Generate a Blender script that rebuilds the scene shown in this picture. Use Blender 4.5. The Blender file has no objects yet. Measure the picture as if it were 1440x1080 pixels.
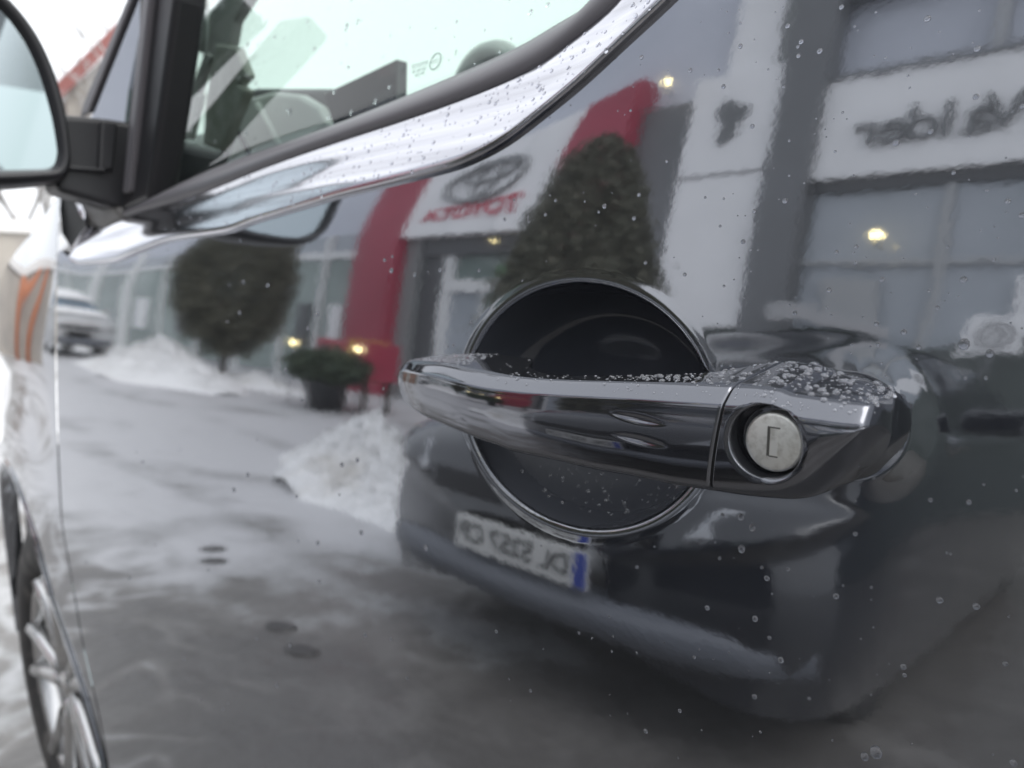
import bpy, bmesh, math, random
import numpy as np
from mathutils import Vector, Matrix

random.seed(7)
rng = np.random.default_rng(11)
scene = bpy.context.scene
COL = scene.collection
R = math.radians

# ------------------------------------------------------------------ camera, sky, sun, exposure
CAM = np.array([0.0, -0.27, 1.10])          # the phone, a hand's breadth from the door
FPX, PITCH, YAW = 998.0, R(8.0), R(46.5)    # focal length in photo pixels, tilt, angle to the van's side
cam = bpy.data.cameras.new('camera')
cam_o = bpy.data.objects.new('camera', cam)
COL.objects.link(cam_o)
cam.sensor_width = 36.0
cam.lens = 36.0 * FPX / 1440.0
cam.clip_start, cam.clip_end = 0.01, 600.0
cam_o.location = CAM
_ax = Vector((-math.cos(YAW) * math.cos(PITCH), math.sin(YAW) * math.cos(PITCH), -math.sin(PITCH)))
cam_o.rotation_euler = _ax.to_track_quat('-Z', 'Y').to_euler()
cam.dof.use_dof = True
cam.dof.focus_distance = 0.275
cam.dof.aperture_fstop = 9.0
scene.camera = cam_o

SUN_EL, SUN_AZ = R(52), R(75)
world = bpy.data.worlds.new('World')
scene.world = world
world.use_nodes = True
wn, wl = world.node_tree.nodes, world.node_tree.links
wn.clear()
sky = wn.new('ShaderNodeTexSky'); sky.sky_type = 'NISHITA'; sky.sun_disc = False
sky.sun_elevation = SUN_EL; sky.sun_rotation = SUN_AZ
sky.air_density = 1.0; sky.dust_density = 6.0; sky.ozone_density = 1.0
hsv = wn.new('ShaderNodeHueSaturation'); hsv.inputs['Saturation'].default_value = 0.16
wmix = wn.new('ShaderNodeMix'); wmix.data_type = 'RGBA'; wmix.inputs['Factor'].default_value = 0.7
wmix.inputs['B'].default_value = (7.6, 7.85, 8.2, 1)      # even cloud deck
bg = wn.new('ShaderNodeBackground'); bg.inputs['Strength'].default_value = 0.12
wo = wn.new('ShaderNodeOutputWorld')
wl.new(sky.outputs[0], hsv.inputs['Color']); wl.new(hsv.outputs[0], wmix.inputs['A'])
wl.new(wmix.outputs['Result'], bg.inputs['Color']); wl.new(bg.outputs[0], wo.inputs[0])

sun = bpy.data.lights.new('sun', 'SUN'); sun.energy = 0.5; sun.angle = R(40); sun.color = (1, 0.97, 0.93)
sun_o = bpy.data.objects.new('sun', sun); COL.objects.link(sun_o)
_sd = Vector((math.sin(SUN_AZ) * math.cos(SUN_EL), math.cos(SUN_AZ) * math.cos(SUN_EL), math.sin(SUN_EL)))
sun_o.rotation_euler = _sd.to_track_quat('Z', 'Y').to_euler()
sun_o.location = (0, 0, 20)

scene.view_settings.view_transform = 'Standard'
scene.view_settings.look = 'None'
scene.view_settings.exposure = 1.1
scene.view_settings.gamma = 1.0
scene.view_settings.use_curve_mapping = False
cy = scene.cycles
cy.use_denoising = True
cy.max_bounces = 9; cy.glossy_bounces = 6; cy.transmission_bounces = 8; cy.transparent_max_bounces = 12
cy.diffuse_bounces = 3
cy.sample_clamp_indirect = 8.0

# ------------------------------------------------------------------ helpers
def ray(u, v):
    t = (u - 720) / FPX; s = (540 - v) / FPX
    fw = math.cos(PITCH) + s * math.sin(PITCH); up = s * math.cos(PITCH) - math.sin(PITCH)
    return np.array([-math.cos(YAW) * fw + math.sin(YAW) * t, math.sin(YAW) * fw + math.cos(YAW) * t, up])
def at(u, v, y):                      # point in the plane y = const (parallel to the van's side)
    d = ray(u, v); return CAM + d * ((y - CAM[1]) / d[1])
def atx(u, v, x):                     # point in a plane across the van
    d = ray(u, v); return CAM + d * (x / d[0])

def link(o, parent=None):
    COL.objects.link(o)
    if parent is not None: o.parent = parent
    return o
def mesh_obj(name, verts, faces, mat, parent=None, smooth=True):
    me = bpy.data.meshes.new(name)
    me.from_pydata([tuple(map(float, v)) for v in verts], [], [tuple(map(int, f)) for f in faces])
    me.materials.append(mat)
    if smooth: me.polygons.foreach_set('use_smooth', [True] * len(me.polygons))
    me.update()
    return link(bpy.data.objects.new(name, me), parent)
def empty(name, loc=(0, 0, 0), parent=None):
    o = bpy.data.objects.new(name, None); o.location = loc; o.empty_display_size = 0.1
    return link(o, parent)
def tag(o, label, cat, group=None, kind=None):
    o['label'] = label
    if cat: o['category'] = cat
    if group: o['group'] = group
    if kind: o['kind'] = kind
    return o
def structure(o): o['kind'] = 'structure'; return o
def fix_normals(o):
    bm = bmesh.new(); bm.from_mesh(o.data); bmesh.ops.recalc_face_normals(bm, faces=bm.faces[:]); bm.to_mesh(o.data); bm.free(); return o
def bevel(o, w, seg=3, angle=35):
    m = o.modifiers.new('bevel', 'BEVEL'); m.width = w; m.segments = seg; m.limit_method = 'ANGLE'; m.angle_limit = R(angle)
    m.harden_normals = False
    return o
def grid_faces(nu, nv, wrap_v=False, off=0):
    f = []
    for i in range(nu - 1):
        for j in range(nv if wrap_v else nv - 1):
            j2 = (j + 1) % nv
            f.append((off + i * nv + j, off + (i + 1) * nv + j, off + (i + 1) * nv + j2, off + i * nv + j2))
    return f
def grid_obj(name, P, mat, parent=None, flip=False):      # P : (nu, nv, 3)
    nu, nv = P.shape[:2]
    a = np.arange(nu * nv).reshape(nu, nv)
    q = np.stack([a[:-1, :-1], a[1:, :-1], a[1:, 1:], a[:-1, 1:]], -1).reshape(-1, 4)
    if flip: q = q[:, ::-1]
    me = bpy.data.meshes.new(name)
    me.vertices.add(nu * nv); me.vertices.foreach_set('co', P.reshape(-1).astype(np.float32))
    me.loops.add(q.size); me.loops.foreach_set('vertex_index', q.reshape(-1).astype(np.int32))
    me.polygons.add(len(q)); me.polygons.foreach_set('loop_start', np.arange(0, q.size, 4, dtype=np.int32))
    me.polygons.foreach_set('use_smooth', np.ones(len(q), dtype=bool))
    me.materials.append(mat); me.update(); me.validate()
    return link(bpy.data.objects.new(name, me), parent)
def box(name, x0, x1, y0, y1, z0, z1, mat, parent=None, bev=0.0):
    v = [(x, y, z) for x in (x0, x1) for y in (y0, y1) for z in (z0, z1)]
    f = [(0, 1, 3, 2), (4, 6, 7, 5), (0, 4, 5, 1), (2, 3, 7, 6), (0, 2, 6, 4), (1, 5, 7, 3)]
    o = mesh_obj(name, v, f, mat, parent, smooth=False); fix_normals(o)
    if bev: bevel(o, bev, 2)
    return o
def prism(name, poly3, vec, mat, parent=None, bev=0.0, smooth=False):   # polygon in space pushed along vec
    n = len(poly3); vec = np.array(vec)
    v = [np.array(p) for p in poly3] + [np.array(p) + vec for p in poly3]
    f = [tuple(range(n)), tuple(range(2 * n - 1, n - 1, -1))] + [(i, (i + 1) % n, n + (i + 1) % n, n + i) for i in range(n)]
    o = mesh_obj(name, v, f, mat, parent, smooth=smooth); fix_normals(o)
    if bev: bevel(o, bev, 3)
    return o
def pixprism(name, pts, y, thick, mat, parent=None, bev=0.004):
    return prism(name, [at(u, v, y) for u, v in pts], (0, thick, 0), mat, parent, bev)
def lathe(name, prof, mat, parent=None, n=48, axis='Y', center=(0, 0, 0), smooth=True):   # prof: (radius, along)
    v = []
    for r, h in prof:
        for k in range(n):
            a = 2 * math.pi * k / n
            c, s = r * math.cos(a), r * math.sin(a)
            p = (c, h, s) if axis == 'Y' else (c, s, h) if axis == 'Z' else (h, c, s)
            v.append((p[0] + center[0], p[1] + center[1], p[2] + center[2]))
    o = mesh_obj(name, v, grid_faces(len(prof), n, True), mat, parent, smooth)
    return fix_normals(o)
def tube(name, pts, rad, mat, parent=None, n=8):
    pts = [np.array(p, float) for p in pts]; rad = rad if hasattr(rad, '__len__') else [rad] * len(pts)
    v = []
    for i, p in enumerate(pts):
        d = pts[min(i + 1, len(pts) - 1)] - pts[max(i - 1, 0)]; d = d / (np.linalg.norm(d) + 1e-9)
        ref = np.array([0, 0, 1.0]) if abs(d[2]) < 0.9 else np.array([1.0, 0, 0])
        a = np.cross(d, ref); a /= np.linalg.norm(a); b = np.cross(d, a)
        for k in range(n):
            t = 2 * math.pi * k / n; v.append(p + rad[i] * (math.cos(t) * a + math.sin(t) * b))
    f = grid_faces(len(pts), n, True)
    f.append(tuple(range(n))[::-1]); f.append(tuple(range((len(pts) - 1) * n, len(pts) * n)))
    return fix_normals(mesh_obj(name, v, f, mat, parent))
def pchip(x, y, xi):
    x = np.array(x, float); y = np.array(y, float); h = np.diff(x); d = np.diff(y) / h
    m = np.zeros_like(y); m[0], m[-1] = d[0], d[-1]
    for i in range(1, len(x) - 1):
        if d[i - 1] * d[i] > 0:
            w1, w2 = 2 * h[i] + h[i - 1], h[i] + 2 * h[i - 1]; m[i] = (w1 + w2) / (w1 / d[i - 1] + w2 / d[i])
    xi = np.clip(xi, x[0], x[-1]); k = np.clip(np.searchsorted(x, xi) - 1, 0, len(h) - 1)
    t = (xi - x[k]) / h[k]
    return ((2 * t**3 - 3 * t**2 + 1) * y[k] + (t**3 - 2 * t**2 + t) * h[k] * m[k] + (-2 * t**3 + 3 * t**2) * y[k + 1] + (t**3 - t**2) * h[k] * m[k + 1])
def smooth01(a, b, x):
    t = np.clip((x - a) / (b - a), 0, 1); return t * t * (3 - 2 * t)

# ------------------------------------------------------------------ materials
def mat(name, color, rough=0.5, metal=0.0, noise=None, bump=None, spec=None, coat=0.0, ior=None, emit=None, trans=0.0):
    m = bpy.data.materials.new(name); m.use_nodes = True
    nt = m.node_tree; b = nt.nodes['Principled BSDF']
    b.inputs['Base Color'].default_value = (*color, 1); b.inputs['Roughness'].default_value = rough; b.inputs['Metallic'].default_value = metal
    if spec is not None: b.inputs['Specular IOR Level'].default_value = spec
    if coat: b.inputs['Coat Weight'].default_value = coat; b.inputs['Coat Roughness'].default_value = 0.03
    if ior: b.inputs['IOR'].default_value = ior
    if trans: b.inputs['Transmission Weight'].default_value = trans
    if emit: b.inputs['Emission Color'].default_value = (*emit[0], 1); b.inputs['Emission Strength'].default_value = emit[1]
    tc = nt.nodes.new('ShaderNodeTexCoord')
    if noise:                           # (scale, second colour, low, high[, roughness variation])
        n = nt.nodes.new('ShaderNodeTexNoise'); n.inputs['Scale'].default_value = noise[0]; n.inputs['Detail'].default_value = 6
        nt.links.new(tc.outputs['Object'], n.inputs['Vector'])
        r = nt.nodes.new('ShaderNodeMapRange'); r.inputs['From Min'].default_value = noise[2]; r.inputs['From Max'].default_value = noise[3]
        nt.links.new(n.outputs['Fac'], r.inputs['Value'])
        mx = nt.nodes.new('ShaderNodeMix'); mx.data_type = 'RGBA'; mx.inputs['A'].default_value = (*color, 1); mx.inputs['B'].default_value = (*noise[1], 1)
        nt.links.new(r.outputs[0], mx.inputs['Factor']); nt.links.new(mx.outputs['Result'], b.inputs['Base Color'])
        if len(noise) > 4:
            rr = nt.nodes.new('ShaderNodeMapRange'); rr.inputs['To Min'].default_value = rough; rr.inputs['To Max'].default_value = noise[4]
            nt.links.new(r.outputs[0], rr.inputs['Value']); nt.links.new(rr.outputs[0], b.inputs['Roughness'])
    if bump:                            # list of (scale, height in metres)
        prev = None
        for sc, h in bump:
            n = nt.nodes.new('ShaderNodeTexNoise'); n.inputs['Scale'].default_value = sc; n.inputs['Detail'].default_value = 2
            nt.links.new(tc.outputs['Object'], n.inputs['Vector'])
            bp = nt.nodes.new('ShaderNodeBump'); bp.inputs['Strength'].default_value = 1.0; bp.inputs['Distance'].default_value = h
            nt.links.new(n.outputs['Fac'], bp.inputs['Height'])
            if prev: nt.links.new(prev.outputs['Normal'], bp.inputs['Normal'])
            prev = bp
        nt.links.new(prev.outputs['Normal'], b.inputs['Normal'])
    return m
def glass_mat(name, tint, rough=0.0, refl=1.0):
    m = bpy.data.materials.new(name); m.use_nodes = True; nt = m.node_tree; nt.nodes.clear()
    t = nt.nodes.new('ShaderNodeBsdfTransparent'); t.inputs['Color'].default_value = (*tint, 1)
    g = nt.nodes.new('ShaderNodeBsdfGlossy'); g.inputs['Roughness'].default_value = rough; g.inputs['Color'].default_value = (refl, refl, refl, 1)
    fr = nt.nodes.new('ShaderNodeFresnel'); fr.inputs['IOR'].default_value = 1.45
    mx = nt.nodes.new('ShaderNodeMixShader'); o = nt.nodes.new('ShaderNodeOutputMaterial')
    ge = nt.nodes.new('ShaderNodeNewGeometry'); sb = nt.nodes.new('ShaderNodeMath'); sb.operation = 'SUBTRACT'; sb.inputs[0].default_value = 1.0
    nt.links.new(ge.outputs['Backfacing'], sb.inputs[1]); mu = nt.nodes.new('ShaderNodeMath'); mu.operation = 'MULTIPLY'
    nt.links.new(fr.outputs[0], mu.inputs[0]); nt.links.new(sb.outputs[0], mu.inputs[1])
    nt.links.new(mu.outputs[0], mx.inputs[0]); nt.links.new(t.outputs[0], mx.inputs[1]); nt.links.new(g.outputs[0], mx.inputs[2]); nt.links.new(mx.outputs[0], o.inputs[0])
    return m

M = {}
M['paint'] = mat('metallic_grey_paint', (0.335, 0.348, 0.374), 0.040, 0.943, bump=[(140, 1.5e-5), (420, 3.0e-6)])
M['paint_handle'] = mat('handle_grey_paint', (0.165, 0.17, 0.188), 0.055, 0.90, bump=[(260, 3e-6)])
M['door'] = mat('door_grey_paint', (0.335, 0.348, 0.374), 0.040, 0.943, bump=[(140, 1.5e-5), (420, 3.0e-6)])
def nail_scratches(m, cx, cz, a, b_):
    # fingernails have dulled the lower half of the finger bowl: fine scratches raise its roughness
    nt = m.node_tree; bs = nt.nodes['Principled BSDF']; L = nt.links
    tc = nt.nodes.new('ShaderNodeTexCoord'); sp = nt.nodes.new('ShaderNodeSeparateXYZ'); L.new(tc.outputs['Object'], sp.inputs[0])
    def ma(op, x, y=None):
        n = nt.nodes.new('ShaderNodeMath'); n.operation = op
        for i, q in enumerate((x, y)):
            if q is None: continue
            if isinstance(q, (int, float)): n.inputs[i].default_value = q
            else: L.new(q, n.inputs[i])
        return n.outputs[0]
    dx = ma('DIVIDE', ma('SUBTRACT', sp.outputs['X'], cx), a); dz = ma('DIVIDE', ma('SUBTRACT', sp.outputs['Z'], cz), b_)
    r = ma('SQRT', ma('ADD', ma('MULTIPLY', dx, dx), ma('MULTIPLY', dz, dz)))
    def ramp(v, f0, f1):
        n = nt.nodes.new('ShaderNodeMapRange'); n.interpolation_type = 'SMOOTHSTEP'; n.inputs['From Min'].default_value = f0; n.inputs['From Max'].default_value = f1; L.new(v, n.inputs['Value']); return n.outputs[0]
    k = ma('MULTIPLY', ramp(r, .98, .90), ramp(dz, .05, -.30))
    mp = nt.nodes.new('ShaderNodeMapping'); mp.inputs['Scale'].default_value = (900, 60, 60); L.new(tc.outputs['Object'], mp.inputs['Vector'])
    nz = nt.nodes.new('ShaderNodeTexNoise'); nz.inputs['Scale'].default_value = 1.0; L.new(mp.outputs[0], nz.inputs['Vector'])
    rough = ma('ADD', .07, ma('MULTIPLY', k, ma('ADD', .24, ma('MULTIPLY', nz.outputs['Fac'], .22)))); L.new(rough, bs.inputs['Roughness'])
M['bowl'] = mat('bowl_shade_dark', (0.066, 0.071, 0.084), 0.10, bump=[(300, 4e-6)])  # dark colour stands in for the shade inside the painted bowl
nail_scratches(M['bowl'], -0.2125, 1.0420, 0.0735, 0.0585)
M['chrome'] = mat('bright_trim', (0.60, 0.60, 0.635), 0.14, 1.0, bump=[(90, 1.2e-5)])
def streak(m, scale, a, b_, h):
    nt = m.node_tree; b = nt.nodes['Principled BSDF']; tc = nt.nodes.new('ShaderNodeTexCoord'); mp = nt.nodes.new('ShaderNodeMapping')
    mp.inputs['Rotation'].default_value = (0, R(-16), 0); mp.inputs['Scale'].default_value = scale
    nt.links.new(tc.outputs['Object'], mp.inputs['Vector']); n = nt.nodes.new('ShaderNodeTexNoise'); n.inputs['Scale'].default_value = 1.0; n.inputs['Detail'].default_value = 5
    nt.links.new(mp.outputs[0], n.inputs['Vector']); r = nt.nodes.new('ShaderNodeMapRange'); r.inputs['From Min'].default_value = .38; r.inputs['From Max'].default_value = .66
    nt.links.new(n.outputs['Fac'], r.inputs['Value']); mx = nt.nodes.new('ShaderNodeMix'); mx.data_type = 'RGBA'; mx.inputs['A'].default_value = (*a, 1); mx.inputs['B'].default_value = (*b_, 1)
    nt.links.new(r.outputs[0], mx.inputs['Factor']); nt.links.new(mx.outputs['Result'], b.inputs['Base Color'])
    bp_ = nt.nodes.new('ShaderNodeBump'); bp_.inputs['Distance'].default_value = h; nt.links.new(n.outputs['Fac'], bp_.inputs['Height'])
    old = b.inputs['Normal'].links[0].from_socket; nt.links.new(old, bp_.inputs['Normal']); nt.links.new(bp_.outputs[0], b.inputs['Normal'])
streak(M['chrome'], (3, 40, 120), (0.64, 0.64, 0.68), (0.44, 0.44, 0.47), 1.6e-4)
M['rubber'] = mat('seal_rubber', (0.15, 0.143, 0.155), 0.40, bump=[(900, 1e-5)])
M['black_plastic'] = mat('black_plastic', (0.022, 0.022, 0.025), 0.42, bump=[(1500, 2e-5)])
M['grey_plastic'] = mat('grey_plastic', (0.16, 0.155, 0.15), 0.4)
M['mirror'] = mat('mirror_glass', (0.46, 0.52, 0.545), 0.01, 1.0)
M['lock'] = mat('lock_metal', (0.88, 0.88, 0.84), 0.42, 0.85, noise=(420, (0.62, 0.61, 0.56), 0.45, 0.75), bump=[(900, 2e-5)])
M['lock_dark'] = mat('lock_slot', (0.20, 0.195, 0.18), 0.4, 1.0)
M['gap'] = mat('panel_gap', (0.008, 0.008, 0.009), 0.8)
M['tyre'] = mat('tyre_rubber', (0.035, 0.034, 0.034), 0.7, noise=(25, (0.16, 0.15, 0.14), 0.5, 0.8), bump=[(120, 6e-4)])
M['rim_dark'] = mat('rim_dark', (0.02, 0.02, 0.022), 0.4, 0.2)
M['rim'] = mat('rim_alloy', (0.62, 0.62, 0.62), 0.25, 0.9)
M['window'] = glass_mat('window_glass', (0.79, 0.835, 0.81))
M['screen'] = glass_mat('windscreen_glass', (0.93, 0.98, 0.95))
M['interior'] = mat('interior_dark', (0.03, 0.034, 0.036), 0.6)
M['trim_olive'] = mat('trim_olive', (0.34, 0.35, 0.31), 0.6, noise=(30, (0.52, 0.53, 0.5), 0.4, 0.6))
M['interior_light'] = mat('interior_light', (0.72, 0.74, 0.73), 0.5)
M['interior_grey'] = mat('interior_grey', (0.42, 0.42, 0.41), 0.6)
M['print'] = mat('glass_print', (0.03, 0.09, 0.07), 0.6)
M['water'] = mat('rain_water', (0.95, 0.96, 1.0), 0.02, trans=0.95, ior=1.33)  # slight white kept in the water for sky glints
M['bead'] = mat('rain_bead_whitened', (0.95, 0.96, 1.0), 0.02, trans=0.84, ior=1.33)  # more white mixed into these drops in place of bright sky glints
M['snow'] = mat('snow', (0.86, 0.86, 0.86), 0.75, noise=(2.2, (0.58, 0.55, 0.50), 0.55, 0.8), bump=[(9, 0.03), (28, 0.025)])
M['white_panel'] = mat('white_cladding', (0.86, 0.86, 0.87), 0.45, noise=(0.9, (0.78, 0.78, 0.79), 0.4, 0.8))
M['white_frame'] = mat('white_frame', (0.70, 0.71, 0.71), 0.45)
M['grey_frame'] = mat('grey_frame', (0.40, 0.41, 0.42), 0.45)
M['blue_grey'] = mat('blue_grey_cladding', (0.56, 0.585, 0.65), 0.4, noise=(0.5, (0.50, 0.525, 0.59), 0.35, 0.75))
M['grey_col'] = mat('grey_cladding', (0.17, 0.175, 0.185), 0.5, noise=(0.7, (0.14, 0.145, 0.15), 0.35, 0.75))
M['grey_green'] = mat('grey_green_cladding', (0.24, 0.25, 0.25), 0.5)
M['plinth'] = mat('plinth_cladding', (0.10, 0.115, 0.112), 0.5, noise=(1.2, (0.07, 0.085, 0.08), 0.4, 0.7))
M['shop_glass'] = mat('showroom_glass', (0.40, 0.43, 0.47), 0.08, noise=(0.35, (0.28, 0.305, 0.33), 0.35, 0.7))
M['shop_glass_green'] = mat('showroom_glass_green', (0.30, 0.36, 0.34), 0.08, noise=(0.45, (0.16, 0.20, 0.19), 0.35, 0.7))
M['red'] = mat('red_cladding', (0.36, 0.045, 0.08), 0.4, noise=(0.8, (0.32, 0.04, 0.07), 0.4, 0.7))
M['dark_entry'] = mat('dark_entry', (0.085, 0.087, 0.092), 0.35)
M['letter_red'] = mat('red_letters', (0.50, 0.02, 0.06), 0.4)
M['letter_grey'] = mat('grey_letters', (0.14, 0.145, 0.15), 0.4)
M['emblem'] = mat('emblem_metal', (0.30, 0.305, 0.31), 0.3, 0.4)
M['green_sign'] = mat('green_exit_sign', (0.02, 0.35, 0.10), 0.5)
M['blue'] = mat('plate_blue', (0.02, 0.05, 0.35), 0.4)
M['plate'] = mat('plate_white', (0.72, 0.72, 0.70), 0.4)
M['plate_ink'] = mat('plate_ink', (0.03, 0.03, 0.03), 0.5)
M['car_paint'] = mat('dark_car_paint', (0.012, 0.014, 0.020), 0.12, coat=1.0)
M['bumper'] = mat('ledge_sky_sheen', (0.12, 0.128, 0.148), 0.30)  # lighter grey painted on the ledge for the sky reflected there
M['car_glass'] = mat('dark_car_glass', (0.014, 0.016, 0.02), 0.05)
M['sky_glass'] = mat('sky_painted_glass', (0.20, 0.27, 0.34), 0.12, noise=(2.5, (0.07, 0.09, 0.11), 0.4, 0.7))  # pale blue painted in place of the sky these car windows reflect
M['white_car'] = mat('grimy_pale_paint', (0.52, 0.53, 0.54), 0.35, noise=(3, (0.34, 0.33, 0.32), 0.4, 0.7))
M['headlight'] = mat('headlight_lens', (0.35, 0.36, 0.38), 0.15)
M['leaf'] = mat('dark_evergreen_leaf', (0.095, 0.096, 0.066), 0.6, noise=(6, (0.14, 0.132, 0.092), 0.45, 0.7))
M['leaf_green'] = mat('potted_evergreen_leaf', (0.040, 0.062, 0.035), 0.6, noise=(8, (0.075, 0.095, 0.05), 0.45, 0.7))
M['bark'] = mat('bark', (0.085, 0.07, 0.058), 0.8, noise=(12, (0.05, 0.042, 0.036), 0.4, 0.7))
M['pot'] = mat('dark_pot', (0.02, 0.021, 0.024), 0.35)
M['gold'] = mat('gold_ribbon', (0.55, 0.33, 0.08), 0.4, 0.3)
M['lamp'] = mat('warm_lamp', (1, 0.85, 0.5), 0.5, emit=((1.0, 0.80, 0.36), 5.5))
M['wall_beige'] = mat('beige_render', (0.40, 0.37, 0.33), 0.8, noise=(1.5, (0.30, 0.28, 0.26), 0.4, 0.7))
M['roof_red'] = mat('red_roof', (0.26, 0.10, 0.09), 0.7)
M['fence'] = mat('white_fence', (0.78, 0.77, 0.75), 0.6)
M['grey_board'] = mat('grey_board', (0.42, 0.42, 0.43), 0.5)
M['frost'] = mat('frosted_bark', (0.42, 0.41, 0.40), 0.8)
M['wet'] = mat('wet_slush', (0.06, 0.056, 0.052), 0.3)
M['orange'] = mat('orange_post', (0.46, 0.17, 0.085), 0.6)

def ground_mat():
    m = bpy.data.materials.new('slushy_asphalt'); m.use_nodes = True; nt = m.node_tree; b = nt.nodes['Principled BSDF']
    tc = nt.nodes.new('ShaderNodeTexCoord')
    def noise(scale, detail, dist=0.0):
        n = nt.nodes.new('ShaderNodeTexNoise'); n.inputs['Scale'].default_value = scale; n.inputs['Detail'].default_value = detail; n.inputs['Distortion'].default_value = dist
        nt.links.new(tc.outputs['Object'], n.inputs['Vector']); return n.outputs['Fac']
    def math_(op, a, bb=None, c=None):
        n = nt.nodes.new('ShaderNodeMath'); n.operation = op
        for i, x in enumerate((a, bb, c)):
            if x is None: continue
            if isinstance(x, (int, float)): n.inputs[i].default_value = x
            else: nt.links.new(x, n.inputs[i])
        return n.outputs[0]
    sep = nt.nodes.new('ShaderNodeSeparateXYZ'); nt.links.new(tc.outputs['Object'], sep.inputs[0])
    # trodden snow and ice lie out in the yard; bare wet asphalt along the parked cars
    away = nt.nodes.new('ShaderNodeMapRange'); away.inputs['From Min'].default_value = -0.7; away.inputs['From Max'].default_value = -3.2
    nt.links.new(sep.outputs['X'], away.inputs['Value'])
    f = math_('ADD', math_('MULTIPLY', away.outputs[0], 0.78), math_('MULTIPLY', math_('SUBTRACT', noise(0.55, 5, 1.2), 0.5), 1.5))
    f = math_('ADD', f, math_('MULTIPLY', math_('SUBTRACT', noise(3.5, 6, 0.8), 0.5), 0.7))
    strip = nt.nodes.new('ShaderNodeMapRange'); strip.inputs['From Min'].default_value = -1.15; strip.inputs['From Max'].default_value = -.45
    nt.links.new(math_('ADD', sep.outputs['Y'], math_('MULTIPLY', math_('SUBTRACT', noise(1.1, 3, .6), .5), 1.3)), strip.inputs['Value'])
    f = math_('SUBTRACT', f, math_('MULTIPLY', strip.outputs[0], .42))
    band = math_('ABSOLUTE', math_('SUBTRACT', math_('FRACT', math_('MULTIPLY', noise(1.3, 2, .9), 7.0)), .5))
    line = nt.nodes.new('ShaderNodeMapRange'); line.inputs['From Min'].default_value = .22; line.inputs['From Max'].default_value = .5
    nt.links.new(band, line.inputs['Value'])
    f = math_('ADD', f, math_('MULTIPLY', math_('MULTIPLY', line.outputs[0], strip.outputs[0]), .32))
    wob = math_('ADD', sep.outputs['Y'], math_('MULTIPLY', noise(.25, 2), 1.6))
    for y0 in (-.9, -2.5, -3.6):
        tr = nt.nodes.new('ShaderNodeMapRange'); tr.inputs['From Min'].default_value = .20; tr.inputs['From Max'].default_value = .08
        nt.links.new(math_('ABSOLUTE', math_('SUBTRACT', wob, y0)), tr.inputs['Value'])
        f = math_('SUBTRACT', f, math_('MULTIPLY', math_('MULTIPLY', tr.outputs[0], noise(2.2, 3)), .36))
    f = math_('ADD', f, math_('MULTIPLY', math_('SUBTRACT', noise(22, 4), .5), .30))
    ramp = nt.nodes.new('ShaderNodeValToRGB'); cr = ramp.color_ramp
    cr.elements[0].position = 0.05; cr.elements[0].color = (0.13, 0.122, 0.115, 1)
    cr.elements[1].position = 0.72; cr.elements[1].color = (0.55, 0.55, 0.56, 1)
    e = cr.elements.new(0.28); e.color = (0.20, 0.19, 0.18, 1)
    e = cr.elements.new(0.42); e.color = (0.37, 0.37, 0.37, 1)
    nt.links.new(f, ramp.inputs[0]); nt.links.new(ramp.outputs[0], b.inputs['Base Color'])
    rr = nt.nodes.new('ShaderNodeMapRange'); rr.inputs['To Min'].default_value = 0.28; rr.inputs['To Max'].default_value = 0.6
    nt.links.new(f, rr.inputs['Value']); nt.links.new(rr.outputs[0], b.inputs['Roughness'])
    bp = nt.nodes.new('ShaderNodeBump'); bp.inputs['Distance'].default_value = 0.02
    nt.links.new(noise(6, 5), bp.inputs['Height']); nt.links.new(bp.outputs[0], b.inputs['Normal'])
    return m
M['ground'] = ground_mat()

# ------------------------------------------------------------------ setting: ground
structure(mesh_obj('ground', [(-160, -80, 0), (60, -80, 0), (60, 120, 0), (-160, 120, 0)], [(0, 1, 2, 3)], M['ground'], smooth=False))

# ------------------------------------------------------------------ van: door shape
_Z = np.array([-1.1, -.6, -.3, -.066, .017, .05, .1, .25, .5]); _A = np.array([-2, -.5, 2, 4.2, 5.6, 7.3, 7.8, 8.5, 12.])
_zz = np.linspace(-1.1, .6, 2000); _aa = np.convolve(np.pad(np.interp(_zz, _Z, _A), 30, 'edge'), np.ones(61) / 61, 'valid')
_yy = np.concatenate([[0], np.cumsum(np.tan(np.radians(_aa[:-1])) * np.diff(_zz))]); _yy -= np.interp(0, _zz, _yy)
def ydoor(z): return np.interp(np.asarray(z) - 1.10, _zz, _yy)
def on_door(u, v, off=0.0):
    d = ray(u, v); t = .27 / d[1]
    for _ in range(25): t = (.27 + float(ydoor(1.10 + t * d[2])) + off) / d[1]
    return CAM + t * d
def rail(pts, off):
    p = np.array([on_door(u, v, off) for u, v in pts]); o = np.argsort(p[:, 0]); return p[o]
rail_L = rail([(85, 352), (100, 364), (114, 372), (160, 368), (200, 353), (247, 337), (318, 327), (360, 312), (440, 288), (480, 276), (547, 260), (600, 247), (640, 236), (680, 219), (713, 200), (763, 162), (813, 121), (880, 59), (943, 0), (1015, -75)], 0.0)
rail_U = rail([(110, 340), (130, 326), (173, 306), (280, 272), (380, 232), (480, 197), (560, 171), (647, 140), (747, 97), (810, 52), (863, 7), (925, -70)], 0.008)
rail_R = rail([(165, 297), (200, 281), (310, 230), (400, 198), (480, 168), (597, 120), (680, 84), (730, 60), (780, 30), (813, 10), (875, -60)], 0.016)
def rz(r, x):
    x = np.asarray(x, float)
    z = pchip(r[:, 0], r[:, 2], x)
    k = (r[-1, 2] - r[-2, 2]) / (r[-1, 0] - r[-2, 0])
    return np.where(x > r[-1, 0], r[-1, 2] + (x - r[-1, 0]) * k * np.exp(-(x - r[-1, 0]) / .35), z)
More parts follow.
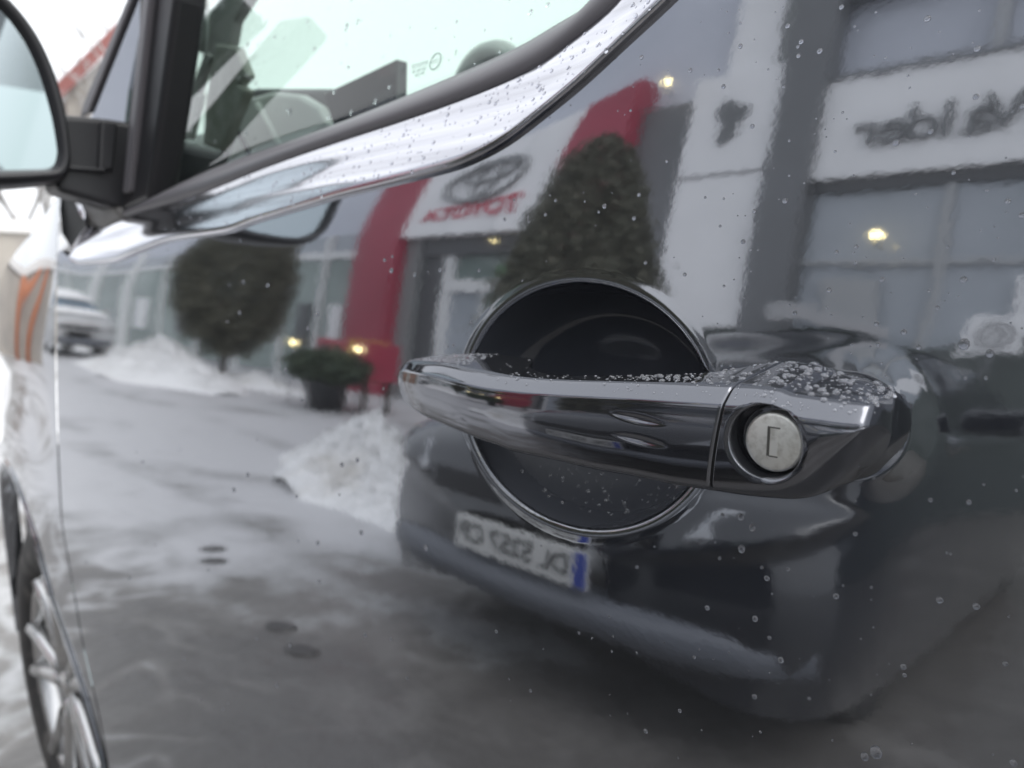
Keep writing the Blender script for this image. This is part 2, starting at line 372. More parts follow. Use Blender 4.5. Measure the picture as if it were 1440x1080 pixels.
seam = np.array([on_door(u, v) for u, v in [(82, 340), (82, 360), (80, 527), (87, 720), (103, 820), (117, 903), (143, 1020), (153, 1080), (165, 1180), (172, 1300)]])
seam = seam[np.argsort(seam[:, 2])]
def xseam(z): return pchip(seam[:, 2], seam[:, 0], np.asarray(z, float))

CUP_X, CUP_Z, CUP_A, CUP_B = -0.2125, 1.0420, 0.0735, 0.0585
def door_y(X, Z):
    y = ydoor(Z) + 0.0
    d = rz(rail_L, X) - Z                                   # shoulder rolling in under the bright trim
    y = y + 0.00045 * np.clip(1 - d / .03, 0, 1.2) ** 2
    r = np.sqrt(((X - CUP_X) / CUP_A) ** 2 + ((Z - CUP_Z) / CUP_B) ** 2)
    pw = 3.7 + 2.0 * smooth01(-.3, .5, (Z - CUP_Z) / CUP_B)         # finger bowl: ramp below, steep roof above
    q = 1 - np.clip(r, 0, 1.4) ** pw; q = .5 * (q + np.sqrt(q * q + .00012)) - .00004
    y = y + 0.046 * np.clip(q, 0, 1) ** .58 * smooth01(1.07, 1.0, r)
    y = y - 0.00014 * np.exp(-((r - 1.06) / .035) ** 2)     # rolled lip round the bowl
    ax0, ax1 = -0.150, -0.084                               # shallow seat round the lock end of the handle
    t = np.clip((X - ax0) / (ax1 - ax0), 0, 1); zc = 1.0435 + 0.006 * t
    dc = np.sqrt((X - (ax0 + (ax1 - ax0) * t)) ** 2 + (Z - zc) ** 2) - 0.0215
    y = y - 0.0010 * np.exp(-np.clip(dc + .002, 0, 1) / .0075) * smooth01(-.104, -.070, X) * smooth01(.045, .02, dc)
    dd = np.sqrt((X - (ax0 + (ax1 - ax0) * t)) ** 2 + (Z - zc) ** 2) - 0.0285
    y = y + 0.00008 * np.exp(-(dd / .0045) ** 2) * smooth01(-.160, -.130, X)
    return y
def door_n(x, z, h=3e-4):
    gx = (door_y(x + h, z) - door_y(x - h, z)) / (2 * h); gz = (door_y(x, z + h) - door_y(x, z - h)) / (2 * h)
    n = np.array([gx, -1.0, gz]); return n / np.linalg.norm(n)

van = empty('parked_van', (-0.2, 0.9, 0)); VI = Vector((0.2, -0.9, 0))
def part(o):          # geometry is written in world metres; keep it there under the van's empty
    o.parent = van; o.location = o.location + VI; return o
tag(van, 'dark metallic grey van with its rain-beaded door handle filling the foreground', 'van')

# door skin
xs = np.concatenate([np.linspace(0, 1, 130)[:-1], [1]])
xd = np.concatenate([np.linspace(-.47, -.375, 30)[:-1], np.linspace(-.375, -.02, 400), np.linspace(-.02, .62, 60)[1:]])
zd_low = np.linspace(.22, .955, 120)[:-1]; zd_mid = np.linspace(.955, 1.112, 190); nt_ = 90
def column(x, zrow):
    top = rz(rail_L, x); return np.concatenate([zrow, 1.112 + (top - 1.112) * np.linspace(0, 1, nt_)[1:]])
Zrows = np.concatenate([zd_low, zd_mid])
nz = len(Zrows) + nt_ - 1
P = np.zeros((len(xs) - 1 + len(xd), nz, 3))
for i in range(P.shape[0]):
    if i < len(xs) - 1:
        t = xs[i]
        z = column(-1.0 + t * .53, Zrows)
        for _ in range(3):
            xf = xseam(np.minimum(z, 1.14)); x = xf + t * (-.47 - xf)
            z = np.concatenate([Zrows, 1.112 + (rz(rail_L, x[-nt_ + 1:]) - 1.112) * np.linspace(0, 1, nt_)[1:]])
    else:
        x = np.full(nz, xd[i - len(xs) + 1]); z = column(xd[i - len(xs) + 1], Zrows)
    P[i, :, 0] = x; P[i, :, 2] = z; P[i, :, 1] = door_y(x, z)
door = part(grid_obj('door_panel', P, M['door'], flip=False))
rr_ = np.concatenate([np.linspace(0, .9, 46)[:-1], np.linspace(.9, 1.0, 26)]); aa_ = np.linspace(0, 2 * math.pi, 161)
BX_ = CUP_X + CUP_A * rr_[:, None] * np.cos(aa_)[None, :]; BZ_ = CUP_Z + CUP_B * rr_[:, None] * np.sin(aa_)[None, :]
part(grid_obj('finger_bowl', np.stack([BX_, door_y(BX_, BZ_) - .0009, BZ_], -1), M['bowl']))  # dark skin laid over the pressed bowl so its recess looks shaded
# return flange at the front edge of the door and the dark gap behind it
F = np.stack([P[0], P[0] + np.array([0.002, .006, 0]), P[0] + np.array([0.002, .03, 0])], 0)
part(grid_obj('door_edge_shade', F, M['gap'], flip=True))  # body-paint flange coloured black in place of the shade on it
zz_ = np.linspace(.2, 1.2, 40)
G = np.stack([np.stack([xseam(np.minimum(zz_, 1.14)) + dx, ydoor(zz_) + .032, zz_], -1) for dx in (-.05, .05)], 0)
part(grid_obj('seam_gap', G, M['gap'], flip=True))

# bright waist trim, rubber seal, side glass
def strip(name, ra, rb, x0, x1, prof, mat_, n=260):
    xr = np.linspace(0, 1, n); X = x0 + (x1 - x0) * xr
    za, zb = rz(ra, X), rz(rb, X)
    rows = []
    for t, out in prof:             # t across the strip, out = offset outwards from the door surface (metres)
        z = za + (zb - za) * t; rows.append(np.stack([X, ydoor(z) - out, z], -1))
    return part(grid_obj(name, np.stack(rows, 1), mat_))
tt = np.linspace(0, 1, 26)
chrome_prof = [(-.02, -.010), (-.005, .0005), (.0, .0022)] + [(t, .0034 * min(1, .7 + 4 * t) - .0112 * t ** 1.35 + .0006 * math.sin(t * 9.5)) for t in tt] + [(1.0, -.016)]
trim = strip('chrome_trim', rail_L, rail_U, -1.015, .3, chrome_prof, M['chrome'])
rub_prof = [(-.05, -.020), (-.02, -.0085)] + [(t, -.0092 + .004 * math.sin(math.pi * min(1, t * 1.15)) ** .6 - .010 * t ** 2) for t in tt] + [(1.02, -.024), (1.0, -.035)]
strip('window_seal', rail_U, rail_R, -.905, .3, rub_prof, M['rubber'])
Xg = np.linspace(-.885, .3, 60); Tg = np.linspace(0, 1, 20)
zb_ = rz(rail_R, Xg) - .02
out = []
for t in Tg:
    z = zb_ + (1.78 - zb_) * t; y = ydoor(zb_) + .021 + (z - zb_) * math.tan(R(17)) + .10 * ((z - zb_)) ** 2
    out.append(np.stack([Xg, y, z], -1))
GLASS = np.stack(out, 1)
pane = part(grid_obj('side_window', GLASS, M['window']))
_so = pane.modifiers.new('thickness', 'SOLIDIFY'); _so.thickness = 0.004; _so.offset = -1

# ------------------------------------------------------------------ door handle
def section(cor, rad, nseg, subs, bulge):
    """closed ring through rounded corners; subs[i] extra points on the straight after corner i"""
    n = len(cor); cor = [np.array(c, float) for c in cor]; arcs = []
    for i in range(n):
        p, a, b = cor[i], cor[i - 1], cor[(i + 1) % n]
        da, db = a - p, b - p; la, lb = np.linalg.norm(da), np.linalg.norm(db)
        r = min(rad[i], .45 * la, .45 * lb); s, e = p + da / la * r, p + db / lb * r
        arcs.append([(1 - t) ** 2 * s + 2 * t * (1 - t) * p + t * t * e for t in np.linspace(0, 1, nseg)])
    ring = []
    for i in range(n):
        ring += arcs[i]
        s, e = arcs[i][-1], arcs[(i + 1) % n][0]
        for k in range(1, subs[i] + 1):
            t = k / (subs[i] + 1); q = s + (e - s) * t
            q = q + np.array([-bulge[i] * 4 * t * (1 - t), 0]); ring.append(q)
    return ring
def loft_handle(name, keys, n, face_sub, mat_, disp):
    K = np.array(keys, float)                     # x_top, x_bottom, z_top, z_bottom, y_front, y_back, lift, drop
    d = np.concatenate([[0], np.cumsum(np.maximum(np.abs(np.diff(K[:, 0])), .35 * np.abs(np.diff(K[:, 4]))))])
    k = np.linspace(0, d[-1], n)
    c = [pchip(d, K[:, j], k) for j in range(8)]
    rings = []
    for i in range(n):
        xt, xb, zt, zb, yf, yb, lift, dr = (q[i] for q in c)
        h = zt - zb; s = min(1.0, h / .020); w = min(1.0, (yb - yf) / .020); e = min(s, w); bl = min(1.0, dr / .006)
        cor = [(yb, zt + lift), (yf + .0058 * w, zt + .0034 * w), (yf + .0004 * w, zt - .0030 * w), (yf + .0010 * w, max(zb, min(zb + .0030 * e, zt - .0034 * w))), (yf + (.0075 + .0055 * bl) * w, zb - .72 * dr), (yb, zb + .002 * s * (1 - bl) - dr)]
        rg = section(cor, [.0012 * w, .0026 * w, .0016 * w, .004 * e, .007 * w, .001 * w], 7, [14, 6, face_sub, 4, 8, 6], [0, 0, .0009 * e, 0, 0, 0])
        ring = []
        for y, z in rg:
            t = np.clip((z - zb) / max(h, 1e-5), -.3, 1.5); ring.append((xb + (xt - xb) * t, y, z))
        rings.append(ring)
    Pn = np.array(rings)
    front = (np.arange(Pn.shape[1]) >= 14 + 7 + 6 + 7) & (np.arange(Pn.shape[1]) < 14 + 7 + 6 + 7 + 7 + face_sub + 7)
    Pn[:, front, 1] += disp(Pn[:, front, 0], Pn[:, front, 2])
    m = Pn.shape[1]
    verts = Pn.reshape(-1, 3); faces = grid_faces(n, m, True)
    verts = list(verts) + [Pn[0].mean(0), Pn[-1].mean(0)]
    for j in range(m):
        faces.append((j, (j + 1) % m, n * m)); faces.append(((n - 1) * m + (j + 1) % m, (n - 1) * m + j, n * m + 1))
    o = fix_normals(mesh_obj(name, verts, faces, mat_)); return o, Pn
def grooves(X, Z):
    y = np.zeros_like(X)
    for cx, cz in ((-.1463, 1.0500), (-.1450, 1.0420)):
        a = (X - cx) / .0122; b = (Z - cz + .0006 * a) / (.0012 * np.clip(1 - a * a, .05, 1) ** .6)
        y += np.where(np.abs(a) < 1, .0008 * np.clip(1 - a * a, 0, 1) * np.exp(-np.abs(b) ** 2.2), 0)
    return y
LX, LZ = -.0970, 1.0486
def lock_hole(X, Z):
    r = np.hypot(X - LX, Z - LZ)
    return .0085 * smooth01(.0127, .0110, r) + .0004 * smooth01(.0145, .0125, r)
def from_pixels(keys):
    out = []
    for _, ut, vt, ub, vb, yf, yb, lift in keys:
        T, B = at(ut, vt, yf), at(ub, vb + 7 * min(1.0, (vb - vt) / 60.0), yf); out.append((T[0], B[0], T[2], B[2], yf, yb, lift, 0.0))
    return out
keys_grip = [  # k, top edge pixel, bottom edge pixel, front depth, back depth, lift of the back of the top face
    (559.5, 559.5, 525, 559.5, 540, -.0120, -.0040, .0008), (560.5, 560.5, 518, 560.5, 551, -.0155, -.0035, .0018), (564, 564, 516, 564, 562, -.0200, -.0035, .0030), (572, 572, 516, 572, 572, -.0248, -.0035, .0044), (588, 588, 518, 588, 583, -.0296, -.0035, .0058),
    (610, 610, 521, 610, 593, -.0335, -.0035, .0066), (645, 645, 530, 645, 608, -.0385, -.0035, .0082), (672, 674, 536, 672, 619, -.0408, -.0045, .0082), (690, 694, 539, 690, 625, -.0422, -.0170, .0055), (715, 720, 542, 712, 634, -.0435, -.0225, .0040), (770, 776, 546, 766, 646, -.0458, -.0250, .0035),
    (830, 838, 549, 824, 660, -.0470, -.0250, .0040), (890, 900, 552, 884, 671, -.0475, -.0235, .0046), (940, 952, 555, 930, 681, -.0475, -.0190, .0060), (975, 988, 557, 966, 687, -.0475, -.0100, .0078), (990, 1003, 558, 980, 689, -.0475, -.0030, .0085), (1002, 1015, 559, 991, 691, -.0475, -.0030, .0088)]
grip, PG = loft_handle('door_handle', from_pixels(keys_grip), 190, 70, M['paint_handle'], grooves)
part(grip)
keys_cap = from_pixels([(1005, 1020, 559, 996.5, 691, -.0475, -.0030, .0088), (1040, 1050, 561, 1034, 695, -.0478, -.0030, .0086), (1075, 1080, 565, 1072, 696, -.0479, -.0030, .0080)])
keys_cap = [q[:7] + (d_,) for q, d_ in zip(keys_cap, (.0006, .0018, .0034))] + [
    (-.0910, -.0910, 1.0611, 1.0310, -.0479, -.003, .0072, .0052), (-.0850, -.0850, 1.0609, 1.0352, -.0478, -.003, .0066, .0078), (-.0805, -.0805, 1.0608, 1.0400, -.0476, -.003, .0060, .0094), (-.0760, -.0760, 1.0606, 1.0455, -.0472, -.003, .0052, .0094),
    (-.0725, -.0725, 1.0605, 1.0496, -.0466, -.004, .0042, .0080), (-.0700, -.0700, 1.0605, 1.0526, -.0458, -.009, .0032, .0068), (-.0684, -.0684, 1.0605, 1.0546, -.0446, -.0135, .0024, .0062), (-.0672, -.0672, 1.0604, 1.0558, -.0424, -.0175, .0016, .0055), (-.0663, -.0663, 1.0602, 1.0562, -.0392, -.0205, .0009, .0047), (-.0658, -.0658, 1.0599, 1.0564, -.0352, -.0240, .0004, .0037), (-.0656, -.0656, 1.0593, 1.0565, -.0315, -.0265, .0001, .0020)]
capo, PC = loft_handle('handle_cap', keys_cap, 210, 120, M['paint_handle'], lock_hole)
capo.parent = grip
_k0, _k1 = from_pixels(keys_grip)[-1], keys_cap[0]
gk, _ = loft_handle('handle_gap_shade', [tuple(np.array(q) + np.array([dx, dx, -.0007, .0007, .0007, 0, -.0004, 0])) for q, dx in ((_k0, -.0006), (tuple((np.array(_k0) + np.array(_k1)) / 2), 0), (_k1, .0006))], 6, 20, M['gap'], lambda X, Z: np.zeros_like(X))  # black filler added to stand for shade in the handle gap
gk.parent = grip
lk = at(1087, 622, -.0440)
lathe('lock_cylinder', [(.0001, -.0440), (.0088, -.0440), (.0096, -.0437), (.0101, -.0429), (.0102, -.036)], M['lock'], grip, 64, 'Y', (lk[0], 0, lk[2]))
ks = box('key_slot_shutter', lk[0] - .0012, lk[0] + .0016, -.0441, -.0430, lk[2] - .0045, lk[2] + .0048, M['lock'], grip, .0002)
for nm, (a, b, c, d) in {'key_slot_edge': (-.0020, -.0011, -.0048, .0052), 'key_slot_top_edge': (-.0011, .0022, .0047, .0052), 'key_slot_bottom_edge': (-.0011, .0018, -.0050, -.0046)}.items():
    box(nm, lk[0] + a, lk[0] + b, -.04415, -.0430, lk[2] + c, lk[2] + d, M['lock_dark'], grip)

# ------------------------------------------------------------------ side mirror, pillars, frame
def rrect(y0, y1, z0, z1, r, n=8):
    pts = []
    for cy_, cz_, a0 in ((y1 - r, z1 - r, 0), (y0 + r, z1 - r, 90), (y0 + r, z0 + r, 180), (y1 - r, z0 + r, 270)):
        for k in range(n): a = R(a0 + 90 * k / (n - 1)); pts.append((cy_ + r * math.cos(a), cz_ + r * math.sin(a)))
    return pts
def mirror_outline(grow, n=9):
    # glass edge as seen from behind: inner edge leaning outwards to the top, big upper radius
    key = [(-.0455, 1.2300), (-.0450, 1.2450), (-.0480, 1.2750), (-.0560, 1.3130), (-.0680, 1.3420), (-.086, 1.364), (-.112, 1.380), (-.145, 1.388), (-.185, 1.386), (-.215, 1.366), (-.228, 1.33), (-.230, 1.28), (-.226, 1.236), (-.205, 1.214), (-.16, 1.209), (-.11, 1.210), (-.070, 1.2145), (-.0515, 1.2185)]
    key = np.array(key); c = key.mean(0); m = len(key); out = []
    for i in range(m * 4):
        t = i / 4; j = int(t); f = t - j
        p0, p1, p2, p3 = key[(j - 1) % m], key[j % m], key[(j + 1) % m], key[(j + 2) % m]
        q = .5 * (2 * p1 + (p2 - p0) * f + (2 * p0 - 5 * p1 + 4 * p2 - p3) * f * f + (3 * p1 - p0 - 3 * p2 + p3) * f ** 3)
        d = q - c; d = d / np.linalg.norm(d); out.append(q + d * grow)
    return np.array(out)
def mirror_rings(spec):
    rings = []
    for x, g in spec:
        o = mirror_outline(g); rings.append(np.stack([np.full(len(o), x) - .10 * (o[:, 0] + .05) * 0, o[:, 0], o[:, 1]], -1))
    return np.array(rings)
RG = mirror_rings([(-.862, -.002), (-.850, .0035), (-.846, .0075), (-.848, .0115), (-.860, .0155), (-.90, .017), (-.95, .010), (-.985, -.012), (-1.0, -.05)])
nr, mr = RG.shape[:2]
vv = list(RG.reshape(-1, 3)) + [RG[-1].mean(0)]; ff = grid_faces(nr, mr, True) + [((nr - 1) * mr + j, (nr - 1) * mr + (j + 1) % mr, nr * mr) for j in range(mr)]
house = part(fix_normals(mesh_obj('side_mirror', vv, ff, M['black_plastic'])))
og = mirror_outline(.001)
gv = [(-.857 , a, b) for a, b in og]
fix_normals(mesh_obj('mirror_glass', gv + [(-.861, a, b) for a, b in og], [tuple(range(len(og)))] + [(i, (i + 1) % len(og), len(og) + (i + 1) % len(og), len(og) + i) for i in range(len(og))] + [tuple(range(2 * len(og) - 1, len(og) - 1, -1))], M['mirror'], house, smooth=False))
def xprism(name, pix, x, thick, mat_, parent, bev=.004):
    return prism(name, [atx(u, v, x) for u, v in pix], (thick, 0, 0), mat_, parent, bev)
xprism('mirror_arm', [(84, 160), (150, 166), (188, 172), (190, 300), (150, 288), (80, 268)], -.872, -.05, M['black_plastic'], house, .006)
xprism('mirror_arm_ridge', [(142, 168), (166, 171), (160, 240), (138, 238)], -.866, -.012, M['black_plastic'], house, .003)
xprism('mirror_arm_lip', [(86, 231), (150, 236), (150, 243), (86, 238)], -.865, -.012, M['black_plastic'], house, .002)
part(pixprism('window_frame', [(196, -90), (252, -90), (246, 0), (226, 150), (207, 282), (168, 300), (176, 240), (192, 110)], .018, .03, M['black_plastic'], None, .006))
part(pixprism('frame_ridge', [(206, -60), (216, -60), (190, 180), (180, 270), (171, 272), (180, 180)], .012, .02, M['rubber'], None, .003))
part(pixprism('windscreen_pillar', [(208, -70), (226, -70), (186, 130), (170, 260), (106, 262), (124, 160)], .05, .05, M['paint'], None, .012))
part(pixprism('pillar_moulding', [(206, -70), (213, -70), (124, 158), (111, 165), (116, 146)], .046, .006, M['rubber'], None, .004))
part(pixprism('mirror_base_panel', [(106, 276), (160, 286), (170, 306), (146, 322), (122, 318), (112, 300)], .012, .03, M['grey_plastic'], None, .006))
part(pixprism('corner_panel', [(80, 262), (112, 268), (120, 300), (124, 322), (100, 352), (86, 330)], .016, .02, M['interior'], None, .004))
tube_pts = lambda pix, y: [at(u, v, y) for u, v in pix]
part(tube('corner_beading', tube_pts([(111, 283), (118, 302), (126, 320), (112, 340), (101, 356)], .010), .0042, M['chrome']))

# ------------------------------------------------------------------ front wing and bonnet side
WX, WZ, WY = -1.48, .345, .055
AR = .445
def wing_y(x, z):
    f = np.clip(-1.06 - x, 0, 2)
    return ydoor(np.minimum(z, 1.6)) + .12 * f ** 2 + .35 * np.clip(z - .98, 0, 1) ** 2 * smooth01(0, .25, f) + .012 * np.exp(-((z - .90) / .05) ** 2) * smooth01(0.02, .18, f) * 0.5
def ztop(x): return 1.215 - .22 * np.clip(-1.09 - x, 0, 1.2) ** 1.15
tw = (1 - np.cos(np.linspace(0, math.pi, 150))) / 2
rows = []
for i, t in enumerate(tw):
    xq = -1.04 - t * .98
    col = []
    nzr = 70
    za = WZ + math.sqrt(max(0, AR ** 2 - (xq - WX) ** 2)) if abs(xq - WX) < AR else .30
    zb2 = float(ztop(xq)); zs = za + (zb2 - za) * np.linspace(0, 1, nzr)
    for z in zs:
        x = xq
        sx = float(xseam(min(z, 1.14))) - .0060
        x = min(x, sx) if t > .0 else sx
        if t < .12: x = sx + (xq - sx) * (t / .12) if xq < sx else sx - .0004 * i
        col.append((x, float(wing_y(np.array(x), np.array(z))), z))
    rows.append(col)
WP = np.array(rows)
wing = part(grid_obj('front_wing', WP, M['paint'], flip=True))
lip = np.stack([WP[:, 0], WP[:, 0] + np.array([0, -.004, -.004]), WP[:, 0] + np.array([0, .0, -.012]), WP[:, 0] + np.array([0, .03, -.012])], 1)
g = grid_obj('arch_lip', lip, M['paint']); g.parent = wing
th = np.linspace(R(-10), R(190), 50)
inner = np.stack([np.stack([WX + (AR + .02) * np.cos(th), np.full_like(th, y) + 0.12 * np.clip(-1.06 - (WX + AR * np.cos(th)), 0, 2) ** 2, WZ + (AR + .01) * np.sin(th)], -1) for y in (.02, .40)], 1)
part(grid_obj('wheel_arch_liner', inner, M['gap']))
# bonnet rolling over from the wing
BX = np.linspace(-1.06, -2.02, 30)
bn = []
for x in BX:
    z0 = float(ztop(x)); y0 = float(wing_y(np.array(x), np.array(z0)))
    bn.append([(x, y0, z0)] + [(x, y0 + d, z0 + .16 * (1 - math.exp(-d / .18))) for d in np.linspace(.02, 1.5, 24)])
part(grid_obj('bonnet', np.array(bn), M['paint'], flip=True))

# wheel
wheel = part(lathe('wheel', [(.02, WY + .10), (.225, WY + .10), (.225, WY + .16), (.02, WY + .17)], M['rim_dark'], None, 40, 'Y', (WX, 0, WZ)))
lathe('tyre', [(.212, WY + .012), (.222, WY - .006), (.245, WY - .014), (.285, WY - .012), (.312, WY - .002), (.328, WY + .02), (.333, WY + .06), (.333, WY + .16), (.312, WY + .20), (.22, WY + .2)], M['tyre'], wheel, 72, 'Y', (WX, 0, WZ))
lathe('rim', [(.214, WY + .03), (.216, WY + .004), (.211, WY - .004), (.204, WY + .002), (.200, WY + .03), (.192, WY + .11)], M['rim'], wheel, 72, 'Y', (WX, 0, WZ))
for k in range(5):
    a = R(90 + 18 + 72 * k)
    for s in (-1, 1):
        pts = []
        for r, off in ((.03, .012), (.08, .016), (.14, .030), (.205, .046)):
            e = np.array([math.cos(a), 0, math.sin(a)]); q = np.array([-math.sin(a), 0, math.cos(a)])
            pts.append(np.array([WX, WY + .018 - .016 * (r / .2), WZ]) + e * r + q * s * off)
        tube('spoke', pts, [.018, .017, .015, .017], M['rim'], wheel, 8)
lathe('hub_cap', [(.001, WY - .004), (.022, WY - .002), (.030, WY + .006), (.034, WY + .03)], M['rim'], wheel, 32, 'Y', (WX, 0, WZ))

# ------------------------------------------------------------------ windscreen, cabin seen through the side window
ws = [(-1.36, .14, 1.20), (-1.36, 1.74, 1.20), (-.40, 1.62, 1.90), (-.40, .30, 1.90)]
part(prism('windscreen', ws, (-.004, 0, -.005), M['screen']))
part(prism('roof', [(-.42, .28, 1.90), (-.42, 1.62, 1.90), (2.2, 1.62, 1.97), (2.2, .28, 1.97)], (0, 0, .05), M['paint'], None, .02))
part(box('passenger_window', -1.0, 2.1, 1.81, 1.815, 1.2, 1.88, M['screen']))
part(box('far_side_door', -1.05, 2.2, 1.80, 1.86, .30, 1.20, M['interior'], None, .02))
part(prism('far_windscreen_pillar', [(-1.06, 1.74, 1.20), (-.98, 1.74, 1.20), (-.36, 1.60, 1.92), (-.46, 1.60, 1.92)], (0, .08, 0), M['interior'], None, .01))
part(prism('sun_visor', [at(u, v, .11) for u, v in [(247, 52), (300, 8), (330, -30), (362, -30), (347, 0), (328, 30), (323, 60), (317, 70), (293, 82), (283, 75), (247, 60)]], (0, .012, 0), M['interior_grey'], None, .004))
part(prism('inner_pillar_trim', [at(u, v, .10) for u, v in [(302, 60), (330, 64), (347, 106), (336, 118), (346, 126), (330, 164), (310, 212), (284, 204), (290, 132)]], (0, .012, 0), M['trim_olive'], None, .004))
part(prism('pillar_trim_edge', [at(u, v, .098) for u, v in [(287, 72), (296, 78), (256, 196), (244, 192)]], (0, .008, 0), M['interior_grey'], None, .003))
part(prism('pillar_trim_band', [at(u, v, .097) for u, v in [(272, 130), (282, 132), (266, 196), (257, 193)]], (0, .008, 0), M['interior_light'], None, .003))
part(tube('visor_edge', [at(u, v, .107) for u, v in [(292, -10), (292, 40), (290, 82)]], .002, M['interior_light']))
part(prism('dashboard', [at(u, v, .16) for u, v in [(214, 300), (222, 192), (262, 202), (304, 212), (326, 166), (344, 122), (462, 122), (500, 150), (480, 260), (300, 300)]], (0, .03, 0), M['interior'], None, .012))
part(prism('dash_sky_sheen', [at(u, v, .150) for u, v in [(314, 236), (330, 190), (350, 136), (380, 128), (420, 132), (448, 148), (462, 176), (420, 210), (360, 240)]], (0, .02, 0), M['interior_light'], None, .006))  # pale shape painted for the sky reflected on the dash pad
part(tube('hood_rib', [at(u, v, .148) for u, v in [(362, 146), (372, 165), (392, 204)]], .0035, M['interior_light']))
part(tube('hood_joint', [at(u, v, .148) for u, v in [(330, 176), (340, 196), (350, 216)]], .0028, M['interior']))
part(prism('centre_screen', [at(u, v, .135) for u, v in [(455, 132), (558, 83), (557, 150), (470, 180)]], (0, .012, 0), M['car_glass'], None, .001))
sw = []
for k in range(40):
    a = 2 * math.pi * k / 39
    sw.append(np.array(at(688, 140, .22)) + np.array([math.cos(a) * .042, 0.0, math.sin(a) * .042]))
part(tube('steering_wheel', sw, .010, M['interior_light']))
part(prism('wheel_boss', [np.array(at(688, 140, .225)) + np.array([math.cos(R(30 * k)) * .04, 0, math.sin(R(30 * k)) * .04]) for k in range(12)], (0, .03, 0), M['interior_light'], None, .008))

def text_mesh(body, size, mat_, loc, rot, name, parent=None, extrude=0.0, offset=0.0, align='CENTER'):
    cu = bpy.data.curves.new(name, 'FONT'); cu.body = body; cu.size = size; cu.extrude = extrude; cu.offset = offset
    cu.align_x = align; cu.align_y = 'CENTER'
    tmp = bpy.data.objects.new('tmp', cu); COL.objects.link(tmp)
    bpy.context.view_layer.update()
    me = bpy.data.meshes.new_from_object(tmp.evaluated_get(bpy.context.evaluated_depsgraph_get()))
    bpy.data.objects.remove(tmp); me.materials.clear(); me.materials.append(mat_)
    o = bpy.data.objects.new(name, me); o.matrix_basis = Matrix.LocRotScale(Vector(loc), rot, None)
    return link(o, parent)
# maker's marks printed on the side glass: lie on the pane
def glass_point(u, v):
    d = ray(u, v); t = .3
    for _ in range(30):
        p = CAM + d * t; x, z = p[0], p[2]
        zb = float(rz(rail_R, x)) - .02; y = float(ydoor(zb)) + .021 + (z - zb) * math.tan(R(17)) + .10 * (z - zb) ** 2
        t += (y - p[1]) / d[1] * .8
    return CAM + d * t
from mathutils import Euler
g_rot = Euler((R(90 - 17), 0, 0)).to_quaternion()
for body, size, px in (('TOYOTA', .0042, (592, 92)), ('E6 43R-001', .0032, (592, 99)), ('AS2 M2', .0032, (592, 105)), ('CCC', .0034, (614, 87)), ('I', .006, (566, 97)), ('I', .006, (643, 75))):
    q = glass_point(*px); t = text_mesh(body, size, M['print'], q - np.array([0, .0012, 0]), g_rot, 'glass_mark'); part(t)
q = glass_point(614, 87); rg = bpy.data.objects
ring = tube('glass_mark_ring', [q + np.array([math.cos(a) * .0052, -.001 + math.sin(a) * .0052 * math.sin(R(17)), math.sin(a) * .0052]) for a in np.linspace(0, 2 * math.pi, 28)], .0003, M['print'], None, 5); part(ring)
part(box('inner_door_trim', -.90, .6, .07, .10, .3, 1.10, M['interior'], None, .02))

# ------------------------------------------------------------------ rain drops
class Drops:
    def __init__(s): s.v = []; s.f = []; s.c = []
    def add(s, p, n, r, flat=.62, stretch=1.0, down=None):
        r = r * 1.5
        for q_, rq in s.c:
            if abs(q_[0] - p[0]) < r + rq and np.linalg.norm(q_ - p) < .92 * (r + rq): return
        s.c.append((p, r))
        n = np.array(n) / np.linalg.norm(n)
        a = np.array([0, 0, -1.0]) - n * np.dot(n, [0, 0, -1.0])
        if np.linalg.norm(a) < .2: a = np.cross(n, [1.0, 0, 0])
        a /= np.linalg.norm(a); b = np.cross(n, a); m, lv = 9, 4; o = len(s.v)
        for i in range(lv):
            t = (i / lv) * math.pi / 2
            for k in range(m):
                w = 2 * math.pi * k / m
                s.v.append(p + r * (math.cos(t) * (math.cos(w) * a * stretch + math.sin(w) * b) + math.sin(t) * flat * n) - n * r * .06)
        s.v.append(p + r * flat * n - n * r * .06)
        for i in range(lv - 1):
            for k in range(m): s.f.append((o + i * m + k, o + i * m + (k + 1) % m, o + (i + 1) * m + (k + 1) % m, o + (i + 1) * m + k))
        for k in range(m): s.f.append((o + (lv - 1) * m + k, o + (lv - 1) * m + (k + 1) % m, o + lv * m))
        s.f.append(tuple(o + k for k in range(m))[::-1])
    def build(s, name, label, m='water'):
        o = fix_normals(mesh_obj(name, s.v, s.f, M[m])); o['kind'] = 'stuff'; o['label'] = label; o['category'] = 'rain drops'; return o
def ring_drops(D, PN, i0, i1, j0, j1, n, rmin, rmax, bias=1.0):
    for _ in range(n):
        i = random.uniform(i0, i1); j = j0 + (j1 - j0) * random.random() ** bias
        a, b = int(i), int(j); a = min(a, PN.shape[0] - 2)
        fi, fj = i - a, j - b
        p = (PN[a, b] * (1 - fi) + PN[a + 1, b] * fi) * (1 - fj) + (PN[a, b + 1] * (1 - fi) + PN[a + 1, b + 1] * fi) * fj
        nn = np.cross(PN[a + 1, b] - PN[a, b], PN[a, b + 1] - PN[a, b])
        if nn[2] < 0: nn = -nn
        D.add(p, nn, rmin + (rmax - rmin) * random.random() ** 2.6, random.uniform(.55, .8))
D = Drops()
